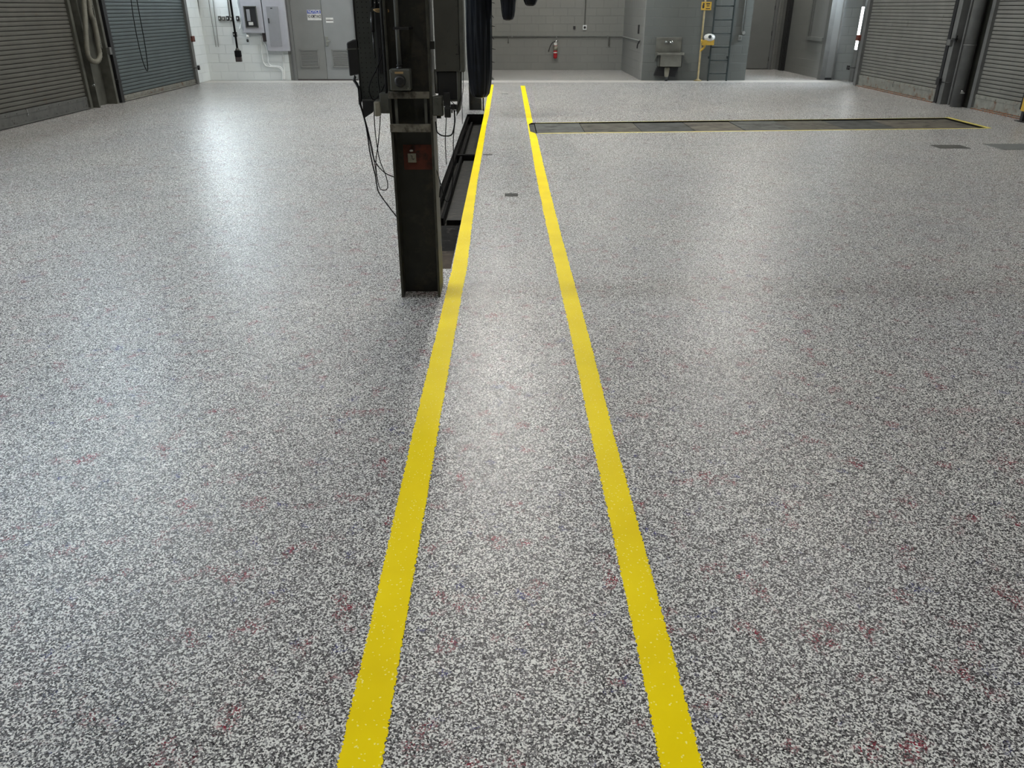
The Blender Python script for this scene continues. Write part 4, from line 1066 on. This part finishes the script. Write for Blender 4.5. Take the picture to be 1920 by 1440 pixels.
CLAMP = tag(MB().box(x0, x1, YQ + .01, YQ + .04, z0 + .01, z1, None, .004).tube([((x0 + x1) / 2 - .01, YQ + .02, z0 + .012), ((x0 + x1) / 2 - .012, YQ + .02, z0 - .008)], .004).tube([((x0 + x1) / 2 + .014, YQ + .02, z0 + .012), ((x0 + x1) / 2 + .014, YQ + .02, z0 - .002)], .003).build('cable_clamp', BLACK),
    'small black clamp gripping cords right of the plugs', 'clamp')
cord([(837, 221), (836, 240), (835, 262), (836, 290), (837, 308)], .0024, 'thin cord hanging straight down from the lower black plug', YQ + .015)
cord([(851, 205), (853, 225), (850, 245), (846, 253), (838, 255), (828, 254), (822, 250), (819, 246), (818, 238), (817, 228)], .0036, 'thick black cord curving from the clamp back to the post', YQ + .02)
cord([(852, 210), (852, 235), (850, 262), (850, 290), (849, 330), (846, 365), (840, 378), (833, 372), (828, 350), (822, 330, .1)], .0026, 'long black cord hanging from the clamp in front of the pit', YQ + .02)
cord([(846, 190), (852, 196), (854, 205), (852, 212)], .002, 'short thin cord arching over the clamp', YQ + .005)
cord([(864, 134), (864, 160), (865, 176), (862, 190), (856, 208)], .002, 'thin cord running down the pale strip under the cabinet', YK - .01)
cord([(868.5, 134), (868.5, 165), (866, 190), (867, 215), (867, 232)], .0018, 'thin cord hanging down from the right edge of the cabinet', YK - .01)
cord([(818, 318, .1), (822, 330, .1), (825, 345, .1), (824, 370, .12)], .0024, 'short cord end by the right flange above the pit', CY)

OWN = {'thin black cord looping': PEGB, 'thin black cord hanging straight down over': PEGB, 'thick black cord dropping': POUCH, 'black cord curving into': BUNDLE,
       'black cord hanging in a long': ADAPT, 'short thin cord hanging beside': BUNDLE, 'thin cord hanging straight down from': PLUGS[1],
       'thick black cord curving from': CLAMP, 'long black cord hanging from': CLAMP, 'short thin cord arching': CLAMP,
       'thin cord running down the pale': CABI, 'thin cord hanging down from the right': CABI, 'short cord end': POST}
for o_, lab in CORDS:
    for k_, p_ in OWN.items():
        if lab.startswith(k_): o_.parent = p_; o_.location = -wloc(p_)

# ------------------------------------------------------------------ hanging plastic-wrapped bundles
def wrap(cx, Y, zb, r, name, label, shape, top=ZC - .3, ties=0):
    t = thing(name, label, 'hanging bundle', (cx, Y, zb))
    ph = [random.uniform(0, 6.28) for _ in range(6)]
    def wob(a, z):
        return 1 + .05 * math.sin(5 * a + ph[0] + .8 * z) + .035 * math.sin(9 * a + ph[1] - 1.3 * z) + .02 * math.sin(17 * a + ph[2] + 3 * z) + .03 * math.sin(2.6 * z + ph[3]) + .012 * math.sin(31 * a + 5 * z)
    prof = []
    for i in range(len(shape) - 1):
        (r0, z0), (r1, z1) = shape[i], shape[i + 1]
        n = 8
        for k in range(n): prof.append((r * (r0 + (r1 - r0) * k / n), z0 + (z1 - z0) * k / n))
    prof.append((r * shape[-1][0], shape[-1][1]))
    MB().lathe((cx, Y, zb), prof, None, 72, 'Z', wob=wob).build('wrapping', PLASTIC, t)
    z = zb + shape[-1][1]
    MB().tube([(cx, Y, z - .02), (cx, Y, ZC)], .02, None, 8).build('hanger', BLACK, t)
    for k in range(ties):
        zz = .55 + k * .17 + random.uniform(-.03, .03)
        MB().tube([(cx + r * .97, Y - .02, zb + zz), (cx + r * 1.12 + random.uniform(0, .03), Y - .04, zb + zz - random.uniform(-.02, .05))], [.008, .004], None, 6).build('cable_tie', BLACK, t)
    return t
YW = 13.3
wa = PY(873, 60, YW).x; wb = PY(922.5, 60, YW).x
wrap((wa + wb) / 2, YW, PY(898, 184, YW).z, (wb - wa) / 2, 'wrapped_bundle', 'tall dark blue-black plastic-wrapped bundle hanging beside the post, almost to the floor',
     [(.15, 0), (.5, .02), (.68, .07), (.82, .22), (.93, .45), (1.0, .9), (1.0, 2.0), (.95, 3.2), (.3, 4.4)], ties=8)
a, b = PY(940, 5, YW).x, PY(968, 5, YW).x
wrap((a + b) / 2 - .01, YW, PY(952, 38.5, YW).z, (b - a) / 2, 'wrapped_bundle', 'shorter black plastic-wrapped bundle right of the tall one, its rounded end at the top edge',
     [(.35, 0), (.62, .015), (.78, .06), (.88, .14), (.92, .22), (1.05, .34), (1.1, .8), (.9, 1.6), (.3, 2.2)])
a, b = PY(981, -5, YW).x, PY(1009, -5, YW).x
wrap((a + b) / 2, YW, PY(992, 11.5, YW).z, (b - a) / 2, 'wrapped_bundle', 'rightmost black plastic-wrapped hanging bundle, only its tip in the photo',
     [(.4, 0), (.66, .02), (.85, .07), (1.0, .15), (1.1, .5), (.95, 1.4), (.3, 2.0)])

# ------------------------------------------------------------------ ceiling lamps
def lamp(x, y, lx, ly, label, m=LAMPW):
    t = thing('ceiling_lamp', label, 'lamp', (x, y, ZC - .5), 'ceiling lamps')
    MB().box(x - lx / 2, x + lx / 2, y - ly / 2, y + ly / 2, ZC - .45, ZC - .36, None, .01).build('housing', GUIDE_R, t)
    MB().box(x - lx / 2 + .02, x + lx / 2 - .02, y - ly / 2 + .02, y + ly / 2 - .02, ZC - .462, ZC - .45).build('diffuser', m, t)
    MB().tube([(x - lx * .3, y, ZC - .36), (x - lx * .3, y, ZC)], .006).tube([(x + lx * .3, y, ZC - .36), (x + lx * .3, y, ZC)], .006).build('hanger', BLACK, t)
n = 0
names = ['left', 'middle', 'right']
for k, (x, ys) in enumerate(((-4.35, (.8, 8.9, 13.6, 18.0)), (-.1, (-1.5, 7.8, 12.8, 18.0)), (4.4, (.8, 9.0, 13.6, 17.8)))):
    for y, rn in zip(ys, ('nearest', 'second', 'third', 'farthest')):
        lamp(x, y, .32, 1.1, 'white ceiling lamp of the %s column, %s row from the camera' % (names[k], rn), LAMPS if (k == 1 and y > 12) else LAMPW)
lamp(2.6, 22.2, .9, .3, 'white ceiling lamp inside the alcove', LAMPA)
lamp(6.9, 22.4, .3, .9, 'added white ceiling lamp brightening the right-hand corridor', LAMPS)  # unseen lamp added to brighten the corridor

# ------------------------------------------------------------------ camera, world
w = bpy.data.worlds.new('world'); bpy.context.scene.world = w; w.use_nodes = True
w.node_tree.nodes['Background'].inputs[0].default_value = (.6, .75, 1, 1); w.node_tree.nodes['Background'].inputs[1].default_value = .6
cd = bpy.data.cameras.new('camera'); cam = bpy.data.objects.new('camera', cd); COL.objects.link(cam)
cd.sensor_fit = 'HORIZONTAL'; cd.sensor_width = 36; cd.lens = F / 1920 * 36; cd.clip_start = .05; cd.clip_end = 100
cam.location = (0, 0, H); cam.rotation_euler = (PI / 2 - PIT, 0, -YAW)
sc = bpy.context.scene; sc.camera = cam
sc.view_settings.view_transform = 'Standard'; sc.view_settings.look = 'None'; sc.view_settings.gamma = 1
sc.view_settings.use_curve_mapping = False; sc.view_settings.exposure = 0.02
